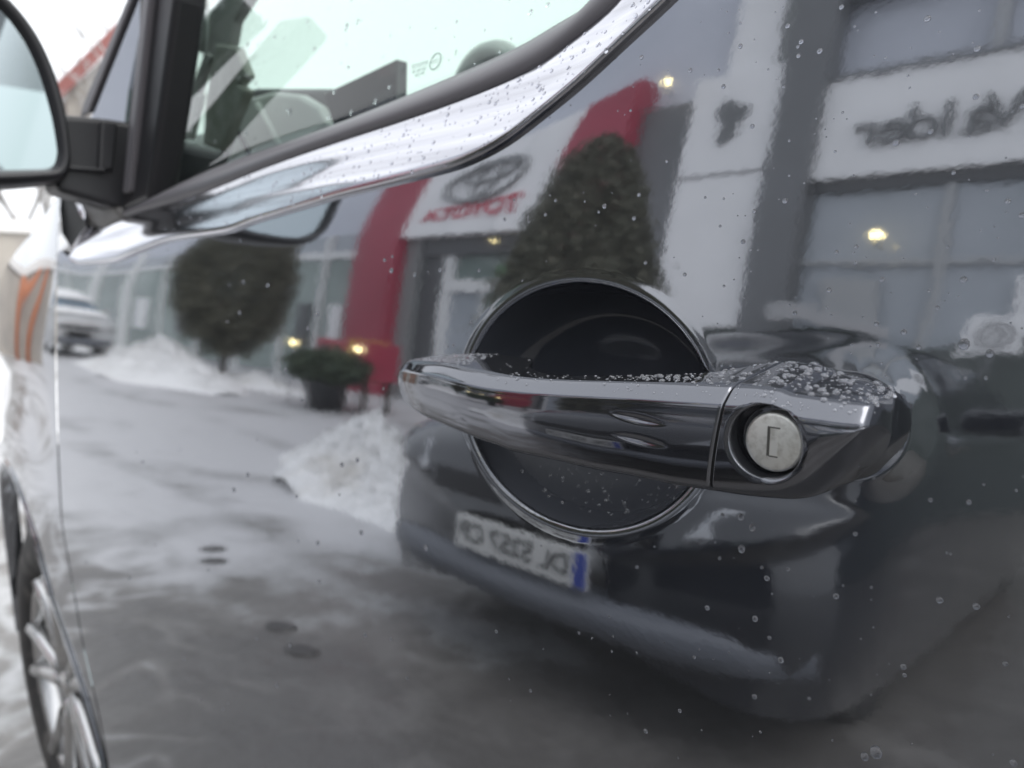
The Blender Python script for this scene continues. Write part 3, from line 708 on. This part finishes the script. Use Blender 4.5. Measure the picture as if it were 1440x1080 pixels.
# ring layout: corner 0 -> 0..6, straight (top face) 7..20, corner 1 -> 21..27, straight 28..33
ring_drops(D, PG, 8, 64, 2, 23, 800, .00018, .00085, 1.1)
ring_drops(D, PG, 78, 150, 5, 26, 60, .00018, .0006)
ring_drops(D, PG, 150, 188, 3, 22, 200, .00025, .0010, 1.2)
ring_drops(D, PG, 90, 188, 22, 32, 40, .0002, .0006)
ring_drops(D, PC, 2, 185, 3, 20, 420, .00020, .0012, 1.5)
ring_drops(D, PC, 2, 190, 1, 8, 46, .0009, .0019)
ring_drops(D, PC, 2, 195, 18, 32, 55, .00025, .0008)
D.build('handle_raindrops', 'whitened rain beads crowding the top of the door handle', 'bead')
D = Drops()
def door_drop(x, z, r, **k):
    D.add(np.array([x, float(door_y(np.array(x), np.array(z))) - .0009 * (((x - CUP_X) / CUP_A) ** 2 + ((z - CUP_Z) / CUP_B) ** 2 < 1), z]), door_n(np.array(x), np.array(z)), r, **k)
for _ in range(330):                                        # lower bowl
    a = random.uniform(R(195), R(345)); rr = random.uniform(.15, .93) ** .6
    x = CUP_X + CUP_A * rr * math.cos(a); z = CUP_Z + CUP_B * rr * math.sin(a)
    if z < 1.030: door_drop(x, z, .00032 + .0008 * random.random() ** 2.5, flat=.75)
for x, z in ((-.262, 1.016), (-.254, 1.020), (-.246, 1.012), (-.228, 1.014)):
    door_drop(x, z, .0008, flat=.8, stretch=2.4)
D.build('bowl_raindrops', 'small rain beads speckling the lower half of the finger bowl', 'bead')
D = Drops()
for _ in range(520):                                        # door skin
    u, v = random.uniform(600, 1440), random.uniform(0, 1080)
    w = 1.0 if v < 520 else .45
    if random.random() > w: continue
    q = on_door(u, v)
    if q[2] > float(rz(rail_L, q[0])) - .004: continue
    r2 = ((q[0] - CUP_X) / CUP_A) ** 2 + ((q[2] - CUP_Z) / CUP_B) ** 2
    if r2 < 1.2: continue
    door_drop(q[0], q[2], .00022 + .00060 * random.random() ** 3, flat=.6)
for u, v, r in ((1270, 470, .0011), (1356, 484, .0014), (1235, 484, .0007), (1292, 488, .0007), (1392, 497, .0010), (1042, 727, .0012), (1058, 742, .0012), (1043, 772, .0013), (1232, 1058, .0018), (1216, 1064, .0012), (1062, 870, .001), (1098, 928, .001), (1012, 785, .0006), (850, 290, .0009), (842, 298, .0006), (1041, 65, .0008)):
    q = on_door(u, v); door_drop(q[0], q[2], r * .8, flat=.7, stretch=1.2)
for _ in range(60):                                         # further forward, sparse
    u, v = random.uniform(110, 600), random.uniform(330, 1000); q = on_door(u, v)
    if q[2] < float(rz(rail_L, q[0])) - .004: door_drop(q[0], q[2], .0006 + .0008 * random.random() ** 2, flat=.6)
D.build('door_raindrops', 'scattered rain beads on the grey door skin')
D = Drops()
def strip_point(ra, rb, prof, x, t):
    za, zb = float(rz(ra, x)), float(rz(rb, x))
    pt = [p for p in prof if 0 <= p[0] <= 1]; ts = [p[0] for p in pt]; os_ = [p[1] for p in pt]
    z = za + (zb - za) * t; return np.array([x, float(ydoor(z)) - np.interp(t, ts, os_), z])
cp = [p for p in chrome_prof if p[1] > -.008]
for _ in range(620):
    x = -.10 - .62 * random.random() ** 1.5; t = random.uniform(.04, .95)
    p0, p1, p2 = strip_point(rail_L, rail_U, cp, x, t), strip_point(rail_L, rail_U, cp, x + .002, t), strip_point(rail_L, rail_U, cp, x, min(1, t + .03))
    nn = np.cross(p1 - p0, p2 - p0); nn = nn if nn[1] < 0 else -nn
    D.add(p0, nn, .00032 + .00070 * random.random() ** 2.2, .5)
D.build('trim_raindrops', 'rain beads dotted over the bright waist trim')
D = Drops()
for _ in range(120):
    u, v = random.uniform(250, 800), random.uniform(0, 230)
    q = glass_point(u, v)
    if q[2] < float(rz(rail_R, q[0])) + .004 or q[0] < -.8: continue
    D.add(q, (0, -math.cos(R(17)), math.sin(R(17))), .0004 + .0009 * random.random() ** 2, .45, random.choice([1, 1, 1.4, 2.2]))
D.build('window_raindrops', 'rain drops clinging to the pale side window')

# ------------------------------------------------------------------ cars standing in the yard
def make_car(name, label, paint, glass, snow=False):
    """hatchback standing along +y (nose at y = 0, tail at y = -4.1), x = across, returns its empty"""
    root = empty(name); tag(root, label, 'car')
    st = [  # y, half width, z bottom, z waist, z crown (bonnet/boot height in the middle)
        (0.02, .30, .30, .52, .56), (0.0, .55, .24, .60, .66), (-.06, .72, .22, .66, .74), (-.18, .82, .20, .72, .82), (-.45, .87, .18, .80, .92), (-.9, .885, .17, .88, 1.00), (-1.3, .89, .17, .92, 1.03),
        (-2.4, .89, .17, .94, 1.02), (-3.4, .88, .18, .97, 1.03), (-3.85, .84, .24, .96, 1.02), (-4.08, .74, .30, .86, .92), (-4.12, .5, .36, .7, .74)]
    ys = np.array([s[0] for s in st])[::-1]; yi = np.linspace(0.02, -4.12, 70)
    cs = [pchip(ys, np.array([s[k] for s in st])[::-1], yi) for k in range(1, 5)]
    Pb = []
    for i, y in enumerate(yi):
        hw, z0, zs, zc = (c[i] for c in cs); half = []
        for k in range(9): half.append((hw * (.93 + .07 * math.sin(math.pi * k / 8)), z0 + (zs - z0) * k / 8))
        for k in range(1, 10): a = math.pi / 2 * k / 9; half.append((hw * math.cos(a) ** .6 if k < 9 else 0, zs + (zc - zs) * math.sin(a)))
        full = half + [(-x, z) for x, z in half[-2::-1]]
        Pb.append([(x, y, z) for x, z in full])
    grid_obj('car_body', np.array(Pb), paint, root, flip=True)
    cabs = [(-1.15, .74, 1.00), (-1.55, .72, 1.22), (-1.95, .68, 1.38), (-2.4, .66, 1.45), (-3.0, .65, 1.44), (-3.5, .66, 1.35), (-3.85, .68, 1.12), (-3.95, .68, 1.0)]
    Pc = []
    for y, hw, zt_ in cabs:
        hw2 = hw - (zt_ - 1.0) * .22
        Pc.append([(hw, y, .95), (hw, y, 1.0), (hw2 + .02, y, max(1.0, zt_ - .06)), (hw2 - .05, y, zt_ - .012), (hw2 * .5, y, zt_), (0, y, zt_ + .006), (-hw2 * .5, y, zt_), (-hw2 + .05, y, zt_ - .012), (-hw2 - .02, y, max(1.0, zt_ - .06)), (-hw, y, 1.0), (-hw, y, .95)])
    grid_obj('car_windows', np.array(Pc), glass, root, flip=True)
    Pr = np.array(Pc)[3:6, 3:8] + np.array([0, 0, .012]); grid_obj('car_roof', Pr, paint, root, flip=True)
    for s in (-1, 1):
        prism('headlight', [(s * .50, -.02, .64), (s * .74, -.16, .67), (s * .78, -.22, .76), (s * .56, -.10, .74)], (0, .035, 0), M['headlight'], root, .008)
        for yw in (-.78, -3.3):
            w = lathe('car_wheel', [(.06, s * .66), (.2, s * .755), (.21, s * .765), (.30, s * .76), (.315, s * .72), (.315, s * .56)], M['tyre'], root, 28, 'X', (0, yw, .315))
        prism('door_mirror', [(s * .86, -1.30, 1.0), (s * 1.02, -1.34, 1.0), (s * 1.03, -1.34, 1.12), (s * .88, -1.30, 1.10)], (0, -.1, 0), paint, root, .02)
    bl = [(-.80, -.16, .36), (-.66, -.03, .345), (-.4, .045, .34), (0, .06, .335), (.4, .045, .34), (.66, -.03, .345), (.80, -.16, .36)]
    Pl = np.array([[np.array(p) + np.array([0, -.085, .085]), np.array(p) + np.array([0, -.015, .066]), np.array(p) + np.array([0, .012, .04]), np.array(p) + np.array([0, .012, -.02]), np.array(p) + np.array([0, -.06, -.06])] for p in bl])
    xi = np.linspace(-.8, .8, 41)
    Pl = np.stack([np.stack([pchip(Pl[:, j, 0], Pl[:, j, k], xi) for k in range(3)], -1) for j in range(5)], 1)
    grid_obj('bumper_ledge', Pl, M['bumper'], root, flip=False)
    box('grille', -.42, .42, .0, .03, .60, .68, M['black_plastic'], root, .01)
    if snow:
        Ps = np.array(Pc)[1:7, 2:9] + np.array([0, 0, .05]); grid_obj('roof_snow', Ps, M['snow'], root, flip=True)
        Pq = np.array(Pb)[6:22, 12:24] + np.array([0, 0, .04]); grid_obj('bonnet_snow', Pq, M['snow'], root, flip=True)
    return root
def seat_plate(root, x, z, y):
    p = box('number_plate', x - .26, x + .26, y, y + .012, z - .056, z + .056, M['plate'], root, .003)
    box('plate_band', x + .216, x + .258, y + .0125, y + .0145, z - .052, z + .052, M['blue'], p)
    rot = Euler((R(90), 0, R(180))).to_quaternion()
    text_mesh('DL 5257 CP', .088, M['plate_ink'], (x - .02, y + .0140, z), rot, 'plate_lettering', p, .0008, .0012)
hatch = make_car('dark_hatchback', 'near-black hatchback standing nose-on close to the van, mirrored in its door', M['car_paint'], M['car_glass'])
hatch.location = (-1.36, -1.33, 0)
seat_plate(hatch, .0, .485, .050)
far_car = make_car('snowy_car', 'pale car with snow on its bonnet, mirrored at far left of the door', M['white_car'], M['sky_glass'], True)
far_car.location = (-19.8, -5.2, 0); far_car.rotation_euler = (0, 0, R(-90)); far_car.scale = (1.08, 1.08, 1.32)

# ------------------------------------------------------------------ dealership front, mirrored in the door
FY = -9.5
bld = empty('dealership_building', (-10, FY - 4, 0)); BI = Vector((10, -FY + 4, 0))
tag(bld, 'car dealership with red portal, white sign panels and glazed showroom, mirrored in the van', 'building')
def bp(o, parent=None):
    o.parent = parent or bld
    if parent is None: o.location = o.location + BI
    return o
def fbox(name, x0, x1, z0, z1, m, out=0.0, depth=.25, parent=None, bev=0.0):
    return bp(box(name, x0, x1, FY - depth, FY + out, z0, z1, m, None, bev), parent)
# main walls behind everything
fbox('wall', -48, 16, 4.62, 11.0, M['blue_grey'], -.30, 6)
fbox('wall', -8.7, 16, 0, 2.12, M['plinth'], -.02, .3)
fbox('wall', -7.20, -6.15, 0, 6.75, M['grey_col'], .0, .5)
# showroom glazing right of the portal
xm = [-4.03, -2.28, -.45, 1.4, 3.2, 5.0, 6.8, 8.6, 10.4, 12.2, 14]
for i in range(len(xm) - 1):
    fbox('showroom_pane', xm[i] + .06, xm[i + 1] - .06, 2.12, 3.22, M['shop_glass'], -.12, .15)
    fbox('showroom_pane', xm[i] + .06, xm[i + 1] - .06, 3.30, 4.55, M['shop_glass'], -.12, .15)
for i, x in enumerate(xm): fbox('mullion', x - .05, x + .05, 2.12, 4.55, M['grey_frame'] if i else M['grey_col'], -.05, .15)
fbox('transom', -4.03, 14, 3.22, 3.30, M['grey_frame'], -.06, .12)
fbox('fascia_dark_strip', -4.03, 14, 4.55, 4.80, M['dark_entry'], -.04, .3)  # dark band below the sign panel
wsign = fbox('sign_panel', -4.03, 9.0, 4.80, 6.58, M['white_panel'], .05, .3)
for k in range(4): fbox('cladding_joint', -2.05 + 1.9 * k - .06, -2.05 + 1.9 * k + .06, 6.7, 10.9, M['grey_frame'], -.27, .06)
fbox('eave_strip', -4.03, 9.0, 6.58, 6.66, M['grey_col'], .09, .3)
# tall grey post and the white tower beside it
fbox('tower_post', -4.65, -4.03, 0, 9.6, M['grey_col'], .22, .5)
sm = fbox('sign_panel', -6.15, -4.66, 5.12, 7.05, M['white_panel'], .12, .4)
fbox('tower_cladding', -6.15, -4.66, 2.12, 5.06, M['white_panel'], .10, .4)
fbox('tower_cladding', -5.75, -4.98, 7.12, 10.2, M['white_panel'], -.1, .2)
fbox('tower_cladding', -4.96, -4.66, 7.12, 10.2, M['grey_green'], -.1, .2)
# dark leaf-shaped mark on the small sign
pts = []
for k in range(28):
    a = 2 * math.pi * k / 28; r = .30 * (1 + .28 * math.sin(3 * a + .7) + .14 * math.sin(5 * a))
    pts.append((-5.42 + r * .72 * math.cos(a), FY + .121, 6.18 + r * 1.35 * math.sin(a)))
bp(prism('sign_mark', pts, (0, .03, 0), M['letter_grey']))
# red portal with the white header
fbox('portal_post', -14.36, -12.80, 0, 7.35, M['red'], .35, .7)
fbox('portal_post', -8.62, -7.20, 0, 7.35, M['red'], .35, .7)
fbox('portal_header', -12.80, -8.62, 4.18, 7.35, M['white_panel'], .28, .6)
fbox('portal_reveal', -12.80, -12.30, 0, 4.18, M['grey_green'], .05, .5)
fbox('portal_reveal', -9.1, -8.62, 0, 4.18, M['grey_col'], .05, .5)
fbox('entrance_soffit', -12.30, -9.1, 3.66, 4.18, M['dark_entry'], .0, .5)
fbox('entrance_jamb', -12.30, -11.55, 0, 3.66, M['dark_entry'], -.1, .4)
fbox('entrance_frame', -11.55, -11.25, 0, 3.66, M['white_frame'], -.05, .3)
fbox('entrance_frame', -9.4, -9.1, 0, 3.66, M['white_frame'], -.05, .3)
fbox('entrance_transom', -11.25, -9.4, 2.72, 3.02, M['white_frame'], -.06, .3)
fbox('entrance_pane', -11.25, -9.4, 3.02, 3.66, M['shop_glass_green'], -.15, .2)
fbox('entrance_pane', -11.25, -10.36, .1, 2.72, M['shop_glass'], -.15, .2)
fbox('entrance_pane', -10.28, -9.4, .1, 2.72, M['shop_glass_green'], -.15, .2)
fbox('entrance_frame', -10.36, -10.28, .1, 2.72, M['white_frame'], -.10, .2)
fbox('exit_sign', -9.98, -9.58, 3.12, 3.36, M['green_sign'], -.10, .2)
fbox('cladding_seam', -4.03, 14, 8.0, 8.03, M['grey_col'], -.285, .05)
for xx in (-11.41, -10.02): fbox('header_joint', xx - .008, xx + .008, 4.18, 7.35, M['grey_frame'], .284, .05)
for xx in (.6, 4.8): fbox('sign_joint', xx - .01, xx + .01, 4.80, 6.58, M['grey_frame'], .055, .05)
for xx, w_, mm in ((-3.3, .7, 'grey_frame'), (-1.2, .5, 'white_panel'), (.3, .9, 'dark_entry'), (2.2, .6, 'red'), (-16.9, .6, 'dark_entry'), (-15.4, .5, 'white_panel'), (-19.2, .9, 'grey_col'), (-21.8, .7, 'red'), (-24.6, 1.0, 'dark_entry'), (-28.4, 1.0, 'white_panel')):
    lo_, hi_ = (2.2, 3.0) if xx > -14 else (1.0, 2.3)
    fbox('window_poster', xx - w_ / 2, xx + w_ / 2, lo_, hi_, M[mm], -.115, .02)
# letters: facade looks towards +y, text runs towards -x
rot_f = Euler((R(90), 0, R(180))).to_quaternion()
for i, ch in enumerate('TOYOTA'):
    bp(text_mesh(ch, .70, M['letter_red'], (-9.58 - i * .48, FY + .30, 4.86), rot_f, 'letter', None, .03, .010))
for ch, x in zip('Walder', (-1.62, -2.08, -2.42, -2.70, -3.04, -3.38)):
    bp(text_mesh(ch, .86, M['letter_grey'], (x, FY + .09, 5.60), rot_f, 'letter', None, .03, .002))
# oval emblem: outer ring, a lying and a standing ellipse
def ellipse_ring(cx, cz, a, b, r, name):
    return bp(tube(name, [(cx + a * math.cos(t), FY + .36, cz + b * math.sin(t)) for t in np.linspace(0, 2 * math.pi, 49)], r, M['emblem'], None, 6))
ellipse_ring(-10.75, 5.93, 1.10, .70, .085, 'emblem_ring')
ellipse_ring(-10.75, 6.22, .72, .30, .065, 'emblem_ring')
ellipse_ring(-10.75, 5.93, .28, .62, .065, 'emblem_ring')
# showroom left of the portal
xl = [-14.5, -16.2, -18.0, -20.6, -23.4, -26.6, -30.2, -34, -38, -42, -46]
for i in range(len(xl) - 1):
    fbox('showroom_pane', xl[i + 1] + .1, xl[i] - .1, .15, 3.72, M['shop_glass_green'], -.12, .15)
    fbox('showroom_pane', xl[i + 1] + .1, xl[i] - .1, 3.95, 4.62, M['shop_glass'], -.12, .15)
for i, x in enumerate(xl): fbox('mullion', x - (.16 if i % 3 == 0 else .08), x + (.16 if i % 3 == 0 else .08), 0, 4.62, M['white_frame'], .0, .2)
fbox('transom', -46, -14.5, 3.72, 3.95, M['white_frame'], -.04, .15)
for x in (-26.9, -30.5): bp(lathe('canopy_column', [(.17, 0), (.17, 4.62)], M['white_frame'], None, 16, 'Z', (x, FY + 1.0, 0)))
# small signs standing in the beds before the plinth
def board(name, label, x, z, w, h, y=-9.0):
    r_ = empty(name, (x, y, 0)); tag(r_, label, 'sign')
    box('sign_board', -w / 2, w / 2, -.015, .015, z - h / 2, z + h / 2, M['white_panel'] if h > .4 else M['grey_board'], r_, .01)
    box('sign_post', -.025, .025, -.05, -.016, 0, z, M['grey_col'], r_)
    return r_
b1 = board('emblem_board', 'small white square board with a round dark emblem, mirrored at the right edge', -1.50, 2.16, .52, .46)
tube('emblem_outline', [(.02 + .15 * math.cos(t), .024, 2.16 + .15 * math.sin(t)) for t in np.linspace(0, 2 * math.pi, 25)], .016, M['letter_grey'], b1, 6)
tube('emblem_stroke', [(-.06, .024, 2.10), (.0, .024, 2.24), (.08, .024, 2.18), (.03, .024, 2.06)], .016, M['letter_grey'], b1, 6)
board('blank_board', 'small plain pale board mirrored above the handle\'s lock end', -3.82, 2.36, .62, .26)
board('long_board', 'low long pale board mirrored to the right of the small plain one', -3.05, 2.26, .95, .22)
for i, (x, y, z, lb) in enumerate(((-6.62, -9.2, 7.05, 'warm white lamp high on the facade left of the small sign'), (-2.95, -9.2, 3.62, 'warm white lamp before the showroom glazing below the letters'),
        (-10.30, -5.6, 1.08, 'warm white lamp left of the red box decoration'), (-8.50, -5.6, 1.08, 'warm white lamp right of the red box decoration'), (-9.72, -9.1, 3.88, 'small warm lamp under the white portal header'), (-1.02, -1.6, .92, 'tiny warm light mirrored beside the lock'))):
    r_ = .065 if i < 2 else .05 if i < 4 else .035 if i == 4 else .006
    if i == 5: continue
    lo = empty('star_lamp', (x, y, z)); tag(lo, lb, 'lamp', 'warm lamps mirrored in the door')
    bm = bmesh.new(); bmesh.ops.create_icosphere(bm, subdivisions=2, radius=r_)
    me = bpy.data.meshes.new('bulb'); bm.to_mesh(me); bm.free(); me.materials.append(M['lamp']); link(bpy.data.objects.new('bulb', me), lo)
    tube('lamp_stem', [(0, 0, -r_ * .8), (0, -.02, -r_ * 2.2)] if i not in (2, 3) else [(0, 0, -r_ * .8), (0, 0, -z)], .012, M['pot'], lo, 6)
    if i in (0, 1, 4): tube('lamp_bracket', [(0, -.02, -r_ * 2.2), (0, FY + (.0 if i else .0) - y, -r_ * 2.2)], .012, M['pot'], lo, 6)

# ------------------------------------------------------------------ clipped trees, pot, decoration
def leaves(name, pts, size, m, parent):
    n = len(pts); V = np.zeros((n * 4, 3)); 
    a = rng.normal(size=(n, 3)); a /= np.linalg.norm(a, axis=1)[:, None]; b = np.cross(a, rng.normal(size=(n, 3))); b /= np.linalg.norm(b, axis=1)[:, None]
    s = size * (.6 + .8 * rng.random((n, 1)))
    V[0::4] = pts - a * s; V[1::4] = pts + b * s * .45; V[2::4] = pts + a * s; V[3::4] = pts - b * s * .45
    q = np.arange(n * 4).reshape(n, 4)
    me = bpy.data.meshes.new(name); me.vertices.add(n * 4); me.vertices.foreach_set('co', V.reshape(-1).astype(np.float32))
    me.loops.add(n * 4); me.loops.foreach_set('vertex_index', q.reshape(-1).astype(np.int32)); me.polygons.add(n)
    me.polygons.foreach_set('loop_start', np.arange(0, n * 4, 4, dtype=np.int32)); me.materials.append(m); me.update(); me.validate()
    return link(bpy.data.objects.new(name, me), parent)
def crown_points(n, shape):
    out = []
    while len(out) < n:
        p = rng.random((n, 3)) * 2 - 1; r = np.linalg.norm(p, axis=1)
        lump = 1 + .07 * np.sin(p[:, 0] * 9 + 1) * np.sin(p[:, 2] * 8) + .06 * np.sin(p[:, 1] * 14 + p[:, 2] * 9) + .05 * np.sin(p[:, 0] * 21 + p[:, 1] * 17) * np.sin(p[:, 2] * 19)
        k = (r < lump * (.96 + .12 * (rng.random(n) > .92) * rng.random(n))) & (r > .62) ; out += list(p[k])
    return np.array(out[:n]) * shape
ball = empty('ball_tree', (-14.3, -6.4, 0)); tag(ball, 'round-clipped dark evergreen on bare stems before the showroom, mirrored at left', 'tree')
leaves('crown', crown_points(60000, np.array([1.25, 1.25, 1.92])) + np.array([0, 0, 2.46]), .036, M['leaf'], ball)
for k, (dx, dy) in enumerate(((0, 0), (.14, .1), (-.12, .06))): tube('trunk', [(dx * .6, dy * .6, 0), (dx, dy, .5), (dx * 1.8, dy * 1.8, 1.4)], [.05, .04, .03], M['bark'], ball)
cone = empty('cone_tree', (-4.62, -5.5, 0)); tag(cone, 'tall pointed dark evergreen before the red portal, mirrored above the handle bowl', 'tree')
n = 80000; z = 4.2 * (1 - rng.random(n) ** .62 * .97); a = rng.random(n) * 2 * math.pi
prof = np.interp(z, [0.15, .4, 1.4, 2.1, 3.0, 3.6, 4.0, 4.2], [.55, .82, .92, .82, .62, .47, .28, .05])
rr = prof * (.62 + .4 * rng.random(n) + .22 * (rng.random(n) > .93) * rng.random(n)) * (1 + .06 * np.sin(a * 5 + z * 2.3) + .05 * np.sin(a * 9 - z * 5) + .06 * np.sin(a * 15 + z * 11) * np.sin(z * 7))
leaves('crown', np.stack([rr * np.cos(a), rr * np.sin(a), z], -1), .034, M['leaf'], cone)
tube('trunk', [(0, 0, 0), (.02, 0, 1.8), (0, .02, 3.8)], [.07, .05, .015], M['bark'], cone)
pot = empty('planter', (-9.25, -5.6, 0)); tag(pot, 'dark round planter with a low evergreen, mirrored left of the handle tip', 'planter')
lathe('pot', [(.001, 0), (.24, 0), (.33, .42), (.36, .44), (.36, .50), (.30, .50), (.28, .42), (.001, .40)], M['pot'], pot, 28, 'Z')
leaves('foliage', crown_points(5200, np.array([.85, .55, .30])) + np.array([0, 0, .72]), .05, M['leaf_green'], pot)
tube('stem', [(0, 0, .4), (.02, 0, .8)], .02, M['bark'], pot)
gift = empty('red_box_decoration', (-9.55, -6.3, 0)); tag(gift, 'red box-shaped decoration with gold ribbon behind the planter', 'decoration')
box('red_box', -.72, .72, -.3, .3, .55, 1.22, M['red'], gift, .02)
for x in (-.48, -.12): box('dark_opening', x - .13, x + .13, .30, .315, .86, 1.12, M['pot'], gift)
box('ribbon', .22, .34, -.32, .32, .52, 1.26, M['gold'], gift, .005)
for sx in (-.6, .6):
    for sy in (-.22, .22): box('leg', sx - .04, sx + .04, sy - .04, sy + .04, 0, .55, M['bark'], gift)

# ------------------------------------------------------------------ snow heaps
def heap(name, label, cx, cy, lx, ly, h, seed, rot=0.0, sharp=1.0):
    r2 = np.random.default_rng(seed); nx, ny = 110, 90
    X, Y = np.meshgrid(np.linspace(-1, 1, nx), np.linspace(-1, 1, ny), indexing='ij')
    ph = r2.random((26, 3)); Hn = np.zeros_like(X)
    for k, (p, q, s) in enumerate(ph):
        f = 2.2 * 1.17 ** k; an = p * 2 * math.pi; Hn += np.sin((X * math.cos(an) * lx + Y * math.sin(an) * ly) * f + q * 9) / (k + 2.0) * .5
    r = np.sqrt(X ** 2 + Y ** 2) * (1 + .10 * np.sin(np.arctan2(Y, X) * 5 + seed))
    H = h * np.clip(1 - r, 0, 1) ** sharp
    H = H * (1 + .70 * Hn + .16 * r2.standard_normal(X.shape)) + .12 * h * Hn * np.clip(1 - r, 0, 1) ** .5 - .02
    c, s = math.cos(rot), math.sin(rot)
    Pq = np.stack([X * lx * c - Y * ly * s, X * lx * s + Y * ly * c, H], -1)
    o = grid_obj(name, Pq, M['snow']); o.location = (cx, cy, 0); tag(o, label, 'snow heap', 'ploughed snow heaps'); return o
heap('snow_heap', 'white heap of ploughed snow mirrored just left of the handle', -4.05, -2.75, 1.45, .62, .37, 3, R(14), .75)
heap('snow_heap', 'long low bank of snow before the round-clipped tree', -14.6, -5.2, 3.6, 1.2, .62, 5, R(4), .8)
heap('snow_heap', 'snow lying under the round-clipped tree', -13.2, -6.6, 2.2, .6, .26, 9)
heap('snow_heap', 'snow strip under the showroom windows at left', -30, -7.6, 9, 1.2, .4, 12)

# ------------------------------------------------------------------ what stands ahead of the van, beyond the mirror
house = empty('gabled_house', (-30, 9, 0)); tag(house, 'pale house with a dark red roof edge seen past the side mirror', 'house')
HX = -26.0
e0, e1 = atx(82, 128, HX), atx(150, 60, HX)
hy0 = e0[1] - .3
sl = (e1[2] - e0[2]) / (e1[1] - e0[1]); ya, yb_ = e0[1] - .4, e0[1] + 3.4
za_, zb_h = e0[2] - .4 * sl, e0[2] + 3.4 * sl
prism('wall', [(HX + 30, ya + .6 - 9, 0), (HX + 30, yb_ - 9, 0), (HX + 30, yb_ - 9, zb_h - .5), (HX + 30, ya + .6 - 9, za_ + .6 * sl - .3)], (-.4, 0, 0), M['wall_beige'], house)
prism('roof', [(HX + 30.3, ya - 9, za_ - .25), (HX + 30.3, yb_ - 9, zb_h - .25), (HX + 30.3, yb_ - 9, zb_h + .25), (HX + 30.3, ya - 9, za_ + .25)], (-.7, 0, 0), M['roof_red'], house)
fn = empty('garden_wall', (-15, 2, 0)); tag(fn, 'low beige garden wall with white coping seen below the side mirror', 'wall')
box('wall_face', -.15, .12, -4.6, 4.5, 0, 1.98, M['wall_beige'], fn); box('coping', -.22, .2, -4.7, 4.6, 1.981, 2.2, M['fence'], fn, .02)
def bare_tree(x, y, h, seed, label):
    r_ = random.Random(seed); root = empty('bare_tree', (x, y, 0)); tag(root, label, 'tree', 'bare winter trees ahead of the van')
    V, Fc = [], []
    def seg(p, q, ra, rb):
        d = (q - p).normalized(); a = d.orthogonal().normalized(); b = d.cross(a); o = len(V)
        for c_, rr_ in ((p, ra), (q, rb)):
            for k in range(5): t = 2 * math.pi * k / 5; V.append(c_ + rr_ * (math.cos(t) * a + math.sin(t) * b))
        for k in range(5): Fc.append((o + k, o + (k + 1) % 5, o + 5 + (k + 1) % 5, o + 5 + k))
    def grow(p, d, l, r, dep):
        q = p + d * l; seg(p, q, r, r * .72)
        if dep == 0: return
        for _ in range(3 if dep > 1 else 4):
            nd = (d + Vector((r_.uniform(-.7, .7), r_.uniform(-.7, .7), r_.uniform(-.1, .6)))).normalized()
            grow(q if r_.random() < .6 else p + d * l * r_.uniform(.5, .95), nd, l * r_.uniform(.6, .8), r * .6, dep - 1)
    grow(Vector((0, 0, h * .22)), Vector((r_.uniform(-.06, .06), r_.uniform(-.06, .06), 1)).normalized(), h * .26, h * .016, 5)
    mesh_obj('crown', V, Fc, M['frost'], root)
    tube('trunk', [(0, 0, 0), (.02, .0, h * .1), (0, 0, h * .225)], [h * .022, h * .019, h * .016], M['bark'], root)
for i, (x, y, h, w) in enumerate(((-17, 2.55, 5, 'leftmost'), (-17.5, 3.05, 5.5, 'second from the left'), (-17.2, 3.5, 5, 'third from the left'), (-18, 4.2, 5.5, 'fourth from the left'), (-30, 12, 13, 'tall, beyond the pale house'), (-24, 8.2, 9, 'seen through the front of the side window'))):
    bare_tree(x, y, h, 40 + i, 'bare winter tree ahead of the van, ' + w)
for i, (x, y, a_) in enumerate(((-3.128, -1.159, -64), (-2.961, -1.082, -64), (-2.17, -.96, -40), (-1.965, -.92, -30))):
    fp = lathe('footprint', [(.001, .006), (.7, .006), (.95, .005), (1.0, .0)], M['wet'], None, 20, 'Z'); fp.scale = (.06, .042, 1); fp.location = (x, y, .002); fp.rotation_euler = (0, 0, R(a_))
    tag(fp, 'dark wet footprint in the slush, ' + ('farthest of four', 'second farthest of four', 'third farthest of four', 'nearest of four')[i] + ', mirrored low in the door', 'footprint', 'wet footprints')
heap('snow_heap', 'snow bank ahead of the van beside the front wheel', -9.5, 1.4, 4.0, 1.6, .5, 21)
for i, x in enumerate((-1.05, -1.75)):
    o_ = lathe('orange_post', [(.001, 0), (.13, 0), (.13, 1.9), (.09, 1.97), (.001, 2.0)], M['orange'], None, 16, 'Z'); o_.location = (-14.4, x, 0)
    tag(o_, ('right' if i else 'left') + ' one of two orange posts mirrored in the front wing', 'post', 'orange posts by the yard')
